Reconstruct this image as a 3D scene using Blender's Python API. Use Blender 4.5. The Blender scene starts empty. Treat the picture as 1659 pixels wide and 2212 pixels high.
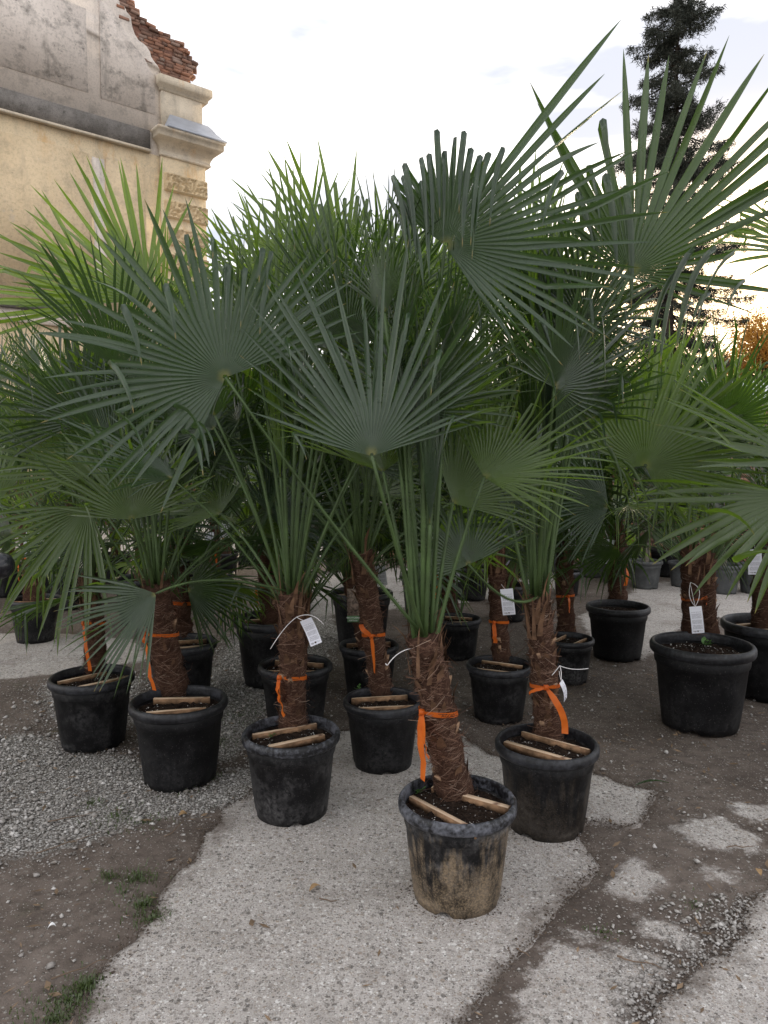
import bpy, math, random
import numpy as np
from mathutils import Vector, Matrix

# ------------------------------------------------------------------ camera, sky, sun, exposure
SC = bpy.context.scene
COL = SC.collection
RAD = math.radians
FPX, PW, PH = 1600.0, 1659.0, 2212.0          # focal length and size of the picture in working pixels
PITCH, CAMH = math.atan(121 / 1600), 1.70
cam_d = bpy.data.cameras.new('camera'); cam = bpy.data.objects.new('camera', cam_d); COL.objects.link(cam)
cam.location = (0, 0, CAMH); cam.rotation_euler = (math.pi / 2 - PITCH, 0, 0)
cam_d.sensor_fit = 'HORIZONTAL'; cam_d.sensor_width = 36; cam_d.lens = 36 * FPX / PW
cam_d.clip_start = 0.05; cam_d.clip_end = 2000
SC.camera = cam
SUN_AZ, SUN_EL = RAD(24.4), RAD(6.0)          # to the right of the view axis, low
SUN_DIR = Vector((math.sin(SUN_AZ) * math.cos(SUN_EL), math.cos(SUN_AZ) * math.cos(SUN_EL), math.sin(SUN_EL)))

world = bpy.data.worlds.new('World'); SC.world = world; world.use_nodes = True
wn, wl = world.node_tree.nodes, world.node_tree.links
for n_ in list(wn): wn.remove(n_)
w_out = wn.new('ShaderNodeOutputWorld'); w_bg = wn.new('ShaderNodeBackground'); w_bg.inputs['Strength'].default_value = 0.1
w_sky = wn.new('ShaderNodeTexSky'); w_sky.sky_type = 'NISHITA'; w_sky.sun_disc = False
w_sky.sun_elevation = SUN_EL; w_sky.sun_rotation = SUN_AZ
w_tc = wn.new('ShaderNodeTexCoord')
w_map = wn.new('ShaderNodeMapping'); w_map.inputs['Scale'].default_value = (1.2, 1.2, 4.5)
w_noise = wn.new('ShaderNodeTexNoise'); w_noise.inputs['Scale'].default_value = 1.7; w_noise.inputs['Detail'].default_value = 6
w_ramp = wn.new('ShaderNodeValToRGB')
w_ramp.color_ramp.elements[0].position = 0.44; w_ramp.color_ramp.elements[0].color = (3.0, 3.12, 3.55, 1)
w_ramp.color_ramp.elements[1].position = 0.66; w_ramp.color_ramp.elements[1].color = (10.9, 10.4, 9.9, 1)
w_mix = wn.new('ShaderNodeMix'); w_mix.data_type = 'RGBA'; w_mix.inputs[0].default_value = 0.9
w_dot = wn.new('ShaderNodeVectorMath'); w_dot.operation = 'DOT_PRODUCT'; w_dot.inputs[1].default_value = SUN_DIR
w_pow = wn.new('ShaderNodeMapRange'); w_pow.inputs[1].default_value = 0.95; w_pow.inputs[2].default_value = 1.0
w_pow.interpolation_type = 'SMOOTHERSTEP'
w_glow = wn.new('ShaderNodeMix'); w_glow.data_type = 'RGBA'; w_glow.blend_type = 'ADD'
w_glow.inputs[7].default_value = (14, 9.5, 4.5, 1)
wl.new(w_tc.outputs['Generated'], w_map.inputs[0]); wl.new(w_map.outputs[0], w_noise.inputs['Vector'])
wl.new(w_noise.outputs[0], w_ramp.inputs[0]); wl.new(w_sky.outputs[0], w_mix.inputs[6]); wl.new(w_ramp.outputs[0], w_mix.inputs[7])
wl.new(w_tc.outputs['Generated'], w_dot.inputs[0]); wl.new(w_dot.outputs['Value'], w_pow.inputs[0])
wl.new(w_pow.outputs[0], w_glow.inputs[0]); wl.new(w_mix.outputs[2], w_glow.inputs[6])
wl.new(w_glow.outputs[2], w_bg.inputs['Color']); wl.new(w_bg.outputs[0], w_out.inputs[0])

sun_d = bpy.data.lights.new('sun', 'SUN'); sun_d.energy = 1.3; sun_d.angle = RAD(12); sun_d.color = (1.0, 0.83, 0.62)
sun = bpy.data.objects.new('sun', sun_d); COL.objects.link(sun)
sun.rotation_euler = (-SUN_DIR).to_track_quat('-Z', 'Y').to_euler(); sun.location = SUN_DIR * 60
SC.view_settings.view_transform = 'Standard'; SC.view_settings.look = 'None'
SC.view_settings.exposure = 1.5; SC.view_settings.gamma = 1.0; SC.view_settings.use_curve_mapping = False
SC.render.engine = 'CYCLES'
SC.cycles.max_bounces = 7; SC.cycles.diffuse_bounces = 3; SC.cycles.glossy_bounces = 3; SC.cycles.transmission_bounces = 4
SC.cycles.transparent_max_bounces = 4; SC.cycles.use_denoising = True

# ------------------------------------------------------------------ pixel helpers
def ray(px, py):
    u = -(py - PH / 2) / FPX
    return np.array([(px - PW / 2) / FPX, math.cos(PITCH) + u * math.sin(PITCH), -math.sin(PITCH) + u * math.cos(PITCH)])
def at(px, py, Y):                                # the point at forward distance Y on that line of sight
    r = ray(px, py); p = r * (Y / r[1]); p[2] += CAMH; return p
def ground(px, py, h=0.0):
    r = ray(px, py); t = (h - CAMH) / r[2]; return np.array([r[0] * t, r[1] * t, h])
def pot_at(cx, ry, w):                            # from the rim ellipse: place on the ground and pot size
    s = 1.0
    for _ in range(30):
        g = ground(cx, ry, .39 * s); s = w * g[1] / ray(cx, ry)[1] / (FPX * .46)
    return g[0], g[1], s
def norm(v):
    v = np.asarray(v, float); return v / (np.linalg.norm(v, axis=-1, keepdims=True) + 1e-12)

# ------------------------------------------------------------------ mesh helpers
class MB:
    def __init__(self_): self_.V = []; self_.P = []; self_.A = {}; self_.n = 0
    def add(self_, V, *polys, **attrs):
        V = np.asarray(V, float).reshape(-1, 3)
        for p in polys:
            p = np.asarray(p, int)
            if p.size: self_.P.append(p + self_.n)
        for k, a in attrs.items():
            self_.A.setdefault(k, []).append((self_.n, np.broadcast_to(np.asarray(a, float).reshape(-1), (len(V),)) if np.size(a) == 1 else np.asarray(a, float).reshape(-1)))
        self_.V.append(V); self_.n += len(V); return self_
    def mesh(self_, name, smooth=False):
        me = bpy.data.meshes.new(name)
        V = np.concatenate(self_.V); me.vertices.add(len(V)); me.vertices.foreach_set('co', V.astype(np.float32).ravel())
        idx = np.concatenate([p.ravel() for p in self_.P]); tot = np.concatenate([np.full(len(p), p.shape[1]) for p in self_.P])
        st = np.concatenate([[0], np.cumsum(tot)[:-1]])
        me.loops.add(len(idx)); me.loops.foreach_set('vertex_index', idx.astype(np.int32))
        me.polygons.add(len(tot)); me.polygons.foreach_set('loop_start', st.astype(np.int32)); me.polygons.foreach_set('loop_total', tot.astype(np.int32))
        if smooth: me.polygons.foreach_set('use_smooth', np.ones(len(tot), bool))
        me.update(calc_edges=True)
        for k, parts in self_.A.items():
            full = np.zeros(len(V), np.float32)
            for o, a in parts: full[o:o + len(a)] = a
            me.attributes.new(k, 'FLOAT', 'POINT').data.foreach_set('value', full)
        me.validate()
        return me
def obj(name, me, mat=None, parent=None, loc=None, rot=None):
    if isinstance(me, MB): me = me.mesh(name)
    o = bpy.data.objects.new(name, me); COL.objects.link(o)
    if mat is not None and not me.materials:
        for m in (mat if isinstance(mat, (list, tuple)) else [mat]): me.materials.append(m)
    if parent is not None: o.parent = parent
    if loc is not None: o.location = loc
    if rot is not None: o.rotation_euler = rot
    return o
def tag(o, label=None, cat=None, group=None, kind=None):
    if label: o['label'] = label
    if cat: o['category'] = cat
    if group: o['group'] = group
    if kind: o['kind'] = kind
    return o
def empty(name, loc, rot=(0, 0, 0)):
    o = bpy.data.objects.new(name, None); COL.objects.link(o); o.location = loc; o.rotation_euler = rot; o.empty_display_size = .1; return o
def tube(pts, rad, k=6, flat=1.0, closed_end=True):
    pts = np.asarray(pts, float); n = len(pts); rad = np.broadcast_to(np.asarray(rad, float), (n,))
    tan = norm(np.gradient(pts, axis=0)); ref = np.array([0., 0., 1.]) if abs(tan[0][2]) < .9 else np.array([0., 1., 0.])
    u = norm(np.cross(ref, tan)); v = np.cross(tan, u)
    a = np.linspace(0, 2 * math.pi, k, endpoint=False)
    V = pts[:, None] + rad[:, None, None] * (np.cos(a)[None, :, None] * u[:, None] + flat * np.sin(a)[None, :, None] * v[:, None])
    i, j = np.meshgrid(np.arange(n - 1), np.arange(k), indexing='ij'); j2 = (j + 1) % k
    Q = np.stack([i * k + j, i * k + j2, (i + 1) * k + j2, (i + 1) * k + j], -1).reshape(-1, 4)
    polys = [Q]
    if closed_end: polys += [np.arange(k)[::-1][None], (np.arange(k) + (n - 1) * k)[None]]
    return V.reshape(-1, 3), polys
def bez(a, b, c, n=8):
    t = np.linspace(0, 1, n)[:, None]; return (1 - t) ** 2 * a + 2 * t * (1 - t) * b + t * t * c
BOXF = np.array([[0, 3, 2, 1], [4, 5, 6, 7], [0, 1, 5, 4], [1, 2, 6, 5], [2, 3, 7, 6], [3, 0, 4, 7]])
def boxv(x0, x1, y0, y1, z0, z1):
    return np.array([[x0, y0, z0], [x1, y0, z0], [x1, y1, z0], [x0, y1, z0], [x0, y0, z1], [x1, y0, z1], [x1, y1, z1], [x0, y1, z1]], float)
def prism(poly, y0, y1):                          # polygon in (x, z), extruded along y
    p = np.asarray(poly, float); n = len(p)
    V = np.concatenate([np.c_[p[:, 0], np.full(n, y0), p[:, 1]], np.c_[p[:, 0], np.full(n, y1), p[:, 1]]])
    i = np.arange(n); j = (i + 1) % n
    return V, [i[None], (i[::-1] + n)[None], np.stack([j, i, i + n, j + n], -1)]
def sdf(P, poly):                                 # signed distance to a polygon, + inside
    P = np.asarray(P, float); q = np.asarray(poly, float); d = np.full(len(P), 1e9); ins = np.zeros(len(P), bool)
    for a, b in zip(q, np.roll(q, -1, 0)):
        e = b - a; w = P - a; t = np.clip((w @ e) / (e @ e + 1e-12), 0, 1)
        d = np.minimum(d, np.linalg.norm(w - t[:, None] * e, axis=1))
        c = ((a[1] > P[:, 1]) != (b[1] > P[:, 1])) & (P[:, 0] < (b[0] - a[0]) * (P[:, 1] - a[1]) / (b[1] - a[1] + 1e-12) + a[0]); ins ^= c
    return np.where(ins, d, -d)

# ------------------------------------------------------------------ material helper
class Mat:
    def __init__(s, name):
        s.m = bpy.data.materials.new(name); s.m.use_nodes = True; s.t = s.m.node_tree; s.n = s.t.nodes; s.l = s.t.links
        s.b = s.n['Principled BSDF']; s.out = s.n['Material Output']
    def N(s, typ, **kw):
        n = s.n.new('ShaderNode' + typ)
        for k, v in kw.items(): setattr(n, k, v)
        return n
    def put(s, sock, v):
        if hasattr(v, 'is_linked') or isinstance(v, bpy.types.NodeSocket): s.l.new(v, sock)
        elif v is not None:
            if isinstance(v, tuple) and len(v) == 3 and sock.type == 'RGBA': v = (*v, 1)
            sock.default_value = v
    def coord(s, kind='Object', scale=None):
        c = s.N('TexCoord').outputs[kind]
        if scale is not None:
            m = s.N('Mapping'); m.inputs['Scale'].default_value = scale if isinstance(scale, tuple) else (scale,) * 3; s.l.new(c, m.inputs[0]); c = m.outputs[0]
        return c
    def noise(s, co, scale, detail=4, rough=.55, col=False, dist=0):
        n = s.N('TexNoise'); s.l.new(co, n.inputs['Vector']); n.inputs['Scale'].default_value = scale; n.inputs['Detail'].default_value = detail
        n.inputs['Roughness'].default_value = rough; n.inputs['Distortion'].default_value = dist
        return n.outputs['Color' if col else 'Fac']
    def voro(s, co, scale, feature='F1', out='Distance', rnd=1.0):
        n = s.N('TexVoronoi', feature=feature); s.l.new(co, n.inputs['Vector']); n.inputs['Scale'].default_value = scale; n.inputs['Randomness'].default_value = rnd
        return n.outputs[out]
    def ramp(s, f, stops, mode='LINEAR'):
        r = s.N('ValToRGB'); s.put(r.inputs[0], f); cr = r.color_ramp; cr.interpolation = mode
        while len(cr.elements) < len(stops): cr.elements.new(.5)
        for e, (p, c) in zip(cr.elements, stops): e.position = p; e.color = (*c, 1) if isinstance(c, tuple) else (c, c, c, 1)
        return r.outputs[0]
    def mix(s, f, a, b, blend='MIX'):
        m = s.N('Mix', data_type='RGBA', blend_type=blend); s.put(m.inputs[0], f); s.put(m.inputs[6], a); s.put(m.inputs[7], b); return m.outputs[2]
    def math(s, op, a, b=None, c=None, clamp=False):
        m = s.N('Math', operation=op, use_clamp=clamp); s.put(m.inputs[0], a)
        if b is not None: s.put(m.inputs[1], b)
        if c is not None: s.put(m.inputs[2], c)
        return m.outputs[0]
    def rng(s, f, a, b, c=0., d=1.):
        m = s.N('MapRange'); s.put(m.inputs[0], f)
        for i, v in enumerate((a, b, c, d)): m.inputs[i + 1].default_value = v
        return m.outputs[0]
    def attr(s, name): return s.N('Attribute', attribute_name=name).outputs['Fac']
    def sep(s, v):
        n = s.N('SeparateXYZ'); s.l.new(v, n.inputs[0]); return n.outputs
    def bump(s, h, strength=.5, dist=.01, normal=None):
        b = s.N('Bump'); b.inputs['Strength'].default_value = strength; b.inputs['Distance'].default_value = dist; s.l.new(h, b.inputs['Height'])
        if normal is not None: s.l.new(normal, b.inputs['Normal'])
        return b.outputs[0]
    def fin(s, color=None, rough=.6, normal=None, spec=.5, metal=0.):
        s.put(s.b.inputs['Base Color'], color); s.put(s.b.inputs['Roughness'], rough); s.put(s.b.inputs['Specular IOR Level'], spec); s.put(s.b.inputs['Metallic'], metal)
        if normal is not None: s.l.new(normal, s.b.inputs['Normal'])
        return s.m
def plain(name, c, rough=.6, spec=.4, var=.25, scale=20.):
    m = Mat(name); co = m.coord(); f = m.noise(co, scale, 5)
    lo = tuple(v * (1 - var) for v in c); hi = tuple(min(1, v * (1 + var)) for v in c)
    return m.fin(m.ramp(f, [(.3, lo), (.7, hi)]), rough, m.bump(f, .25, .004), spec)

def mat_leaf(name, dark, light, back, trans, tfac=.34):
    m = Mat(name); s = m.attr('s'); lr = m.attr('lr'); orr = m.N('ObjectInfo').outputs['Random']
    co = m.coord(); f = m.noise(co, 7, 4)
    base = m.mix(m.math('ADD', m.math('MULTIPLY', orr, .55), m.math('MULTIPLY', lr, .45)), dark, light)
    base = m.mix(m.rng(f, .35, .75), base, tuple(v * .75 for v in dark))
    bk = m.N('NewGeometry').outputs['Backfacing']
    base = m.mix(m.math('MULTIPLY', bk, .75), base, back)
    base = m.mix(m.rng(s, .055, .012), base, (.20, .19, .05))                      # yellow at the hub
    tipd = m.math('MULTIPLY', m.rng(s, .955, .985), m.rng(lr, .45, .55))
    base = m.mix(tipd, base, (.30, .21, .05))                                     # scorched tips on some leaflets
    st = m.math('MULTIPLY', m.rng(m.noise(co, 26, 3), .69, .76), m.rng(lr, .75, .9)); base = m.mix(m.math('MULTIPLY', st, .6), base, (.20, .17, .05))
    m.fin(base, m.rng(f, .3, .7, .22, .36), m.bump(m.noise(co, 130, 2), .08, .002), .6)
    tr = m.N('BsdfTranslucent'); m.put(tr.inputs[0], m.mix(m.math('MULTIPLY', orr, .6), trans, tuple(v * 1.25 for v in trans)))
    mx = m.N('MixShader'); mx.inputs[0].default_value = tfac
    m.l.new(m.b.outputs[0], mx.inputs[1]); m.l.new(tr.outputs[0], mx.inputs[2]); m.l.new(mx.outputs[0], m.out.inputs[0])
    return m.m
M = {}
M['leaf'] = mat_leaf('palm_leaf', (.013, .029, .012), (.052, .092, .026), (.034, .056, .030), (.12, .24, .022), .26)
M['leaf_light'] = mat_leaf('palm_leaf_light', (.036, .066, .016), (.105, .165, .034), (.070, .105, .040), (.24, .40, .030), .40)  # younger leaves; brightness of the backlit fans is also put into this colour
M['leaf_blue'] = mat_leaf('palm_leaf_glaucous', (.019, .040, .020), (.052, .096, .040), (.050, .080, .046), (.11, .22, .03), .26)
M['petiole'] = plain('petiole_green', (.058, .098, .030), .5, .4, .35, 9)
M['dry'] = plain('dry_sheath', (.15, .085, .05), .8, .2, .45, 25)
def mat_trunk():
    m = Mat('palm_trunk'); co = m.coord(scale=(1, 1, .6)); f = m.noise(co, 30, 6, .7, dist=1.2); g = m.noise(m.coord(scale=(60, 60, 9)), 2.2, 4, .7, dist=2.5)
    c = m.ramp(f, [(.25, (.034, .017, .012)), (.5, (.100, .052, .035)), (.75, (.180, .100, .068))])
    c = m.mix(m.rng(g, .42, .68), c, (.055, .029, .020))
    return m.fin(c, .9, m.bump(m.math('ADD', f, g), .9, .012), .15)
M['trunk'] = mat_trunk()
def mat_fibre():
    m = Mat('trunk_fibre'); c = m.ramp(m.attr('lr'), [(0., (.060, .030, .020)), (.45, (.135, .072, .048)), (.8, (.210, .122, .085)), (.95, (.30, .20, .15)), (1., (.42, .32, .25))]); return m.fin(c, .85, None, .2)
M['fibre'] = mat_fibre()
M['stub'] = plain('cut_leaf_base', (.33, .21, .13), .8, .2, .3, 60)
def mat_pot(name, base):
    m = Mat(name); co = m.coord(); oc = m.N('ObjectInfo').outputs['Color']
    sx = m.N('SeparateColor'); m.l.new(oc, sx.inputs[0]); mud, dust = sx.outputs[0], sx.outputs[1]
    xyz = m.sep(co); z = xyz[2]
    f1 = m.noise(co, 6, 6, .65); f2 = m.noise(co, 45, 4, .6); streak = m.noise(m.coord(scale=(26, 26, 2.2)), 1.3, 5, .6)
    c = m.mix(m.rng(f1, .3, .8), base, tuple(min(1, v * 2.0 + .002) for v in base))
    speck = m.math('MULTIPLY', m.rng(m.noise(co, 160, 2), .64, .72), .35); c = m.mix(speck, c, (.16, .15, .14))
    d = m.math('MULTIPLY', m.math('MULTIPLY', m.rng(f1, .42, .7), m.rng(f2, .35, .6)), dust); c = m.mix(d, c, (.17, .165, .165))
    low = m.rng(z, .0, .30, 1., .1)
    md = m.math('MULTIPLY', mud, m.rng(m.math('ADD', m.math('MULTIPLY', streak, .75), m.math('ADD', m.math('MULTIPLY', f1, .5), m.math('MULTIPLY', low, .28))), .66, .80), clamp=True)
    md = m.math('MULTIPLY', md, m.math('ADD', m.rng(f1, .30, .62, .25, .8), m.rng(m.noise(co, 130, 3, .7), .45, .6, -.25, .25)), clamp=True)
    md = m.math('MULTIPLY', md, m.rng(z, .30, .335, 1., 0.)); md = m.math('MULTIPLY', md, m.rng(f2, .25, .42, .55, 1.))
    c = m.mix(md, c, m.mix(f2, (.235, .175, .115), (.31, .235, .15)))
    r = m.rng(f1, .2, .8, .42, .68)
    return m.fin(c, r, m.bump(m.math('ADD', m.math('MULTIPLY', f2, .6), streak), .18, .004), .24)
M['pot'] = mat_pot('black_pot_plastic', (.003, .0031, .0038))
M['greypot'] = mat_pot('grey_pot_plastic', (.052, .055, .056))
def mat_rim():
    m = Mat('pot_rim_plastic'); co = m.coord(); sx = m.N('SeparateColor'); m.l.new(m.N('ObjectInfo').outputs['Color'], sx.inputs[0])
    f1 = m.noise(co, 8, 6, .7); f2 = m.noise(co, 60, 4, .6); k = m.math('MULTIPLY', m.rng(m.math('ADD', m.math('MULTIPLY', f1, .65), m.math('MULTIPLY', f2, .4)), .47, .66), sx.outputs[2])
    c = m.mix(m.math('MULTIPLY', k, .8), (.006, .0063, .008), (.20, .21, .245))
    return m.fin(c, m.rng(f1, .2, .8, .34, .6), m.bump(f2, .15, .003), .45)
M['rim'] = mat_rim()
def mat_soil():
    m = Mat('potting_soil'); co = m.coord(); v = m.voro(co, 75); f = m.noise(co, 22, 6, .7)
    c = m.ramp(f, [(.3, (.010, .007, .006)), (.55, (.035, .023, .017)), (.8, (.075, .052, .038))])
    p = m.voro(co, 95, out='Color'); r = m.sep(p)[0]
    c = m.mix(m.math('MULTIPLY', m.rng(r, .93, .96), m.rng(v, .5, .3)), c, (.55, .53, .50))
    return m.fin(c, .95, m.bump(m.math('ADD', v, f), 1., .02), .1)
M['soil'] = mat_soil()
M['perlite'] = plain('perlite', (.62, .60, .57), .9, .1, .2, 90)
def mat_wood():
    m = Mat('pine_batten'); co = m.coord(scale=(3, 40, 40)); f = m.noise(co, 3, 5, .6, dist=.6); g = m.noise(m.coord(), 14, 4)
    c = m.ramp(f, [(.3, (.50, .35, .22)), (.55, (.66, .50, .35)), (.75, (.74, .59, .43))]); c = m.mix(m.math('MULTIPLY', m.math('ADD', m.rng(g, .60, .74), m.math('MULTIPLY', m.N('ObjectInfo').outputs['Random'], .35)), .7), c, (.13, .055, .035))
    return m.fin(c, .75, m.bump(f, .1, .002), .25)
M['wood'] = mat_wood()
M['woodside'] = plain('stained_shaded_pine', (.25, .15, .085), .85, .2, .6, 28)  # batten sides: soil stain plus painted shade, so the tops look lit
def mat_ribbon():
    m = Mat('orange_ribbon'); f = m.noise(m.coord(), 25, 3); c = m.ramp(f, [(.3, (.62, .115, .012)), (.7, (.80, .18, .02))])
    m.fin(c, .45, m.bump(f, .3, .006), .4); tr = m.N('BsdfTranslucent'); tr.inputs[0].default_value = (.9, .25, .03, 1)
    mx = m.N('MixShader'); mx.inputs[0].default_value = .3; m.l.new(m.b.outputs[0], mx.inputs[1]); m.l.new(tr.outputs[0], mx.inputs[2]); m.l.new(mx.outputs[0], m.out.inputs[0]); return m.m
M['ribbon'] = mat_ribbon()
M['ink'] = plain('dark_print', (.05, .025, .015), .6, .2, .1)
M['string'] = plain('white_string', (.74, .72, .72), .6, .3, .1)
def mat_card():
    m = Mat('white_printed_card'); u, v = m.attr('cu'), m.attr('cv')
    line = m.math('LESS_THAN', m.math('FRACT', m.math('MULTIPLY', v, 38.)), .45)
    cx = m.N('CombineXYZ'); m.put(cx.inputs[0], m.math('MULTIPLY', u, 34.)); m.put(cx.inputs[1], m.math('FLOOR', m.math('MULTIPLY', v, 38.)))
    wrd = m.rng(m.noise(cx.outputs[0], 1.1, 1), .40, .44)
    blk = m.ramp(v, [(0., 0.), (.19, 1.), (.22, 0.), (.25, 1.), (.43, 0.), (.48, 1.), (.64, 0.), (.68, 1.), (.84, 0.), (.88, 1.), (.93, 0.)], 'CONSTANT')
    ins = m.math('MULTIPLY', m.math('GREATER_THAN', u, .1), m.math('LESS_THAN', u, .9))
    k = m.math('MULTIPLY', m.math('MULTIPLY', line, wrd), m.math('MULTIPLY', m.math('MULTIPLY', blk, ins), .72))
    return m.fin(m.mix(k, (.76, .77, .84), (.10, .10, .13)), .45, None, .4)
M['card'] = mat_card()
M['greenprint'] = plain('green_print', (.10, .19, .09), .5, .3, .15)
M['photoprint'] = plain('brown_photo_print', (.20, .15, .12), .5, .3, .8, 70)
M['whiteprint'] = plain('white_print', (.8, .8, .8), .5, .3, .02)
M['weed'] = plain('weed_leaf', (.07, .16, .035), .5, .3, .3, 30)

# concrete with exposed aggregate, dirt, gravel
def concrete_nodes(m, co):
    big = m.noise(co, .9, 4); mid = m.noise(co, 4.5, 6, .65); fine = m.noise(co, 240, 3, .6)
    c = m.ramp(big, [(.3, (.45, .415, .388)), (.7, (.57, .535, .505))])
    c = m.mix(m.math('MULTIPLY', m.rng(mid, .45, .70), .65), c, (.29, .262, .235))
    h = fine
    for sc, thr, wgt in ((52., .30, .9), (110., .25, .85), (210., .3, .7)):
        d = m.voro(co, sc); cc = m.voro(co, sc, out='Color'); r = m.sep(cc)
        edge = m.rng(d, .50, .36); on = m.math('MULTIPLY', edge, m.math('GREATER_THAN', r[0], thr))
        peb = m.ramp(r[1], [(0., (.08, .075, .068)), (.2, (.22, .20, .18)), (.45, (.40, .37, .34)), (.6, (.33, .27, .215)), (.8, (.57, .545, .51)), (1., (.80, .785, .76))])
        c = m.mix(m.math('MULTIPLY', on, .95 * wgt), c, peb); h = m.math('ADD', h, m.math('MULTIPLY', on, .8))
    blot = m.noise(co, 34, 5, .75); c = m.mix(m.rng(blot, .56, .72, 0., .6), c, (.15, .135, .12)); c = m.mix(m.rng(blot, .44, .30, 0., .35), c, (.58, .55, .52))
    hole = m.math('MULTIPLY', m.rng(m.voro(co, 60), .16, .08), m.math('GREATER_THAN', m.sep(m.voro(co, 60, out='Color'))[2], .7)); c = m.mix(m.math('MULTIPLY', hole, .8), c, (.06, .055, .05))
    dirt = m.rng(m.noise(co, 1.7, 8, .72), .53, .70); c = m.mix(m.math('MULTIPLY', dirt, .55), c, (.19, .16, .135))
    return c, h
def mat_concrete():
    m = Mat('aggregate_concrete'); co = m.coord(); c, h = concrete_nodes(m, co)
    soil = m.math('ADD', m.attr('edge'), m.math('MULTIPLY', m.math('SUBTRACT', m.noise(co, 5, 8, .75), .52), .55)); k = m.rng(soil, .06, -.05); c = m.mix(m.math('MULTIPLY', k, .85), c, m.mix(m.noise(co, 120, 3), (.105, .084, .070), (.19, .16, .135)))
    return m.fin(c, .88, m.bump(h, .55, .006), .25)
M['concrete'] = mat_concrete()
def mat_ground():
    m = Mat('yard_dirt'); co = m.coord()
    a = m.noise(co, 1.1, 7, .68); b = m.noise(co, 14, 6, .7); f = m.noise(co, 120, 3, .7)
    c = m.ramp(a, [(.32, (.075, .060, .051)), (.5, (.140, .113, .096)), (.7, (.225, .188, .162))])
    c = m.mix(m.rng(b, .45, .75), c, (.072, .058, .048)); c = m.mix(m.math('MULTIPLY', m.rng(f, .55, .7), .5), c, (.19, .165, .14))
    h = m.math('ADD', m.math('MULTIPLY', b, 1.4), f)
    for sc, thr in ((55., .80), (120., .70)):
        d = m.voro(co, sc); r = m.sep(m.voro(co, sc, out='Color')); on = m.math('MULTIPLY', m.rng(d, .42, .30), m.math('GREATER_THAN', r[0], thr))
        c = m.mix(m.math('MULTIPLY', on, .8), c, m.ramp(r[1], [(0., (.12, .105, .09)), (.5, (.27, .245, .215)), (1., (.45, .43, .40))])); h = m.math('ADD', h, on)
    # gravel beds
    gv = m.voro(co, 85.); gr = m.sep(m.voro(co, 85., out='Color')); gcol = m.ramp(gr[0], [(0., (.24, .225, .21)), (.35, (.40, .385, .36)), (.7, (.53, .51, .485)), (1., (.74, .72, .695))])
    gcol = m.mix(m.rng(gv, .40, .62), gcol, (.15, .135, .118))
    edge = m.math('MULTIPLY', m.math('SUBTRACT', m.noise(co, 7, 6, .7), .5), 1.3)
    gm = m.rng(m.math('ADD', m.attr('grav'), edge), .40, .60); c = m.mix(gm, c, gcol); h = m.math('ADD', h, m.math('MULTIPLY', m.math('MULTIPLY', gm, m.rng(gv, .7, .0)), 2.2))
    # bare concrete patches showing through the dirt
    cc, ch = concrete_nodes(m, co); e2 = m.math('MULTIPLY', m.math('SUBTRACT', m.noise(co, 10, 7, .75), .5), 1.1)
    cm = m.rng(m.math('ADD', m.attr('conc'), m.math('MULTIPLY', e2, 1.6)), .38, .66); c = m.mix(m.math('MULTIPLY', cm, .94), c, cc)
    # pale compacted gravel of the far yard, its sunlit brightness put into the colour
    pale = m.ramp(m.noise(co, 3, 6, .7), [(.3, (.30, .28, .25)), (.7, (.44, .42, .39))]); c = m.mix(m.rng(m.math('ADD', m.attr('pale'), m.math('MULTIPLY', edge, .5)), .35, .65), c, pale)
    ms = m.math('MULTIPLY', m.math('MULTIPLY', m.rng(m.noise(co, 3.2, 6, .7), .60, .70), m.rng(m.noise(co, 50, 3), .4, .6)), m.attr('moss')); c = m.mix(m.math('MULTIPLY', ms, .7), c, (.055, .070, .028))
    return m.fin(c, .93, m.bump(h, .6, .009), .15)
M['ground'] = mat_ground()
def mat_stone():
    m = Mat('loose_stone'); lr = m.attr('lr'); c = m.ramp(lr, [(0., (.22, .205, .188)), (.3, (.35, .330, .308)), (.6, (.46, .44, .415)), (.85, (.57, .55, .52)), (1., (.74, .72, .695))])
    return m.fin(m.mix(m.math('MULTIPLY', m.noise(m.coord(), 90, 3), .5), c, (.12, .1, .085)), .9, None, .25)
M['stone'] = mat_stone(); M['crumb'] = plain('soil_crumb', (.10, .078, .062), .95, .1, .5, 60)
M['grass'] = mat_leaf('grass_blade', (.05, .075, .025), (.10, .14, .045), (.08, .11, .04), (.12, .2, .04), .25)
M['twig'] = plain('dry_twig', (.17, .12, .085), .85, .2, .3)
M['litter'] = plain('leaf_litter', (.20, .14, .09), .85, .2, .55, 9); M['dryleaf'] = plain('dry_leaf', (.34, .22, .11), .7, .3, .35, 40)

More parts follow.
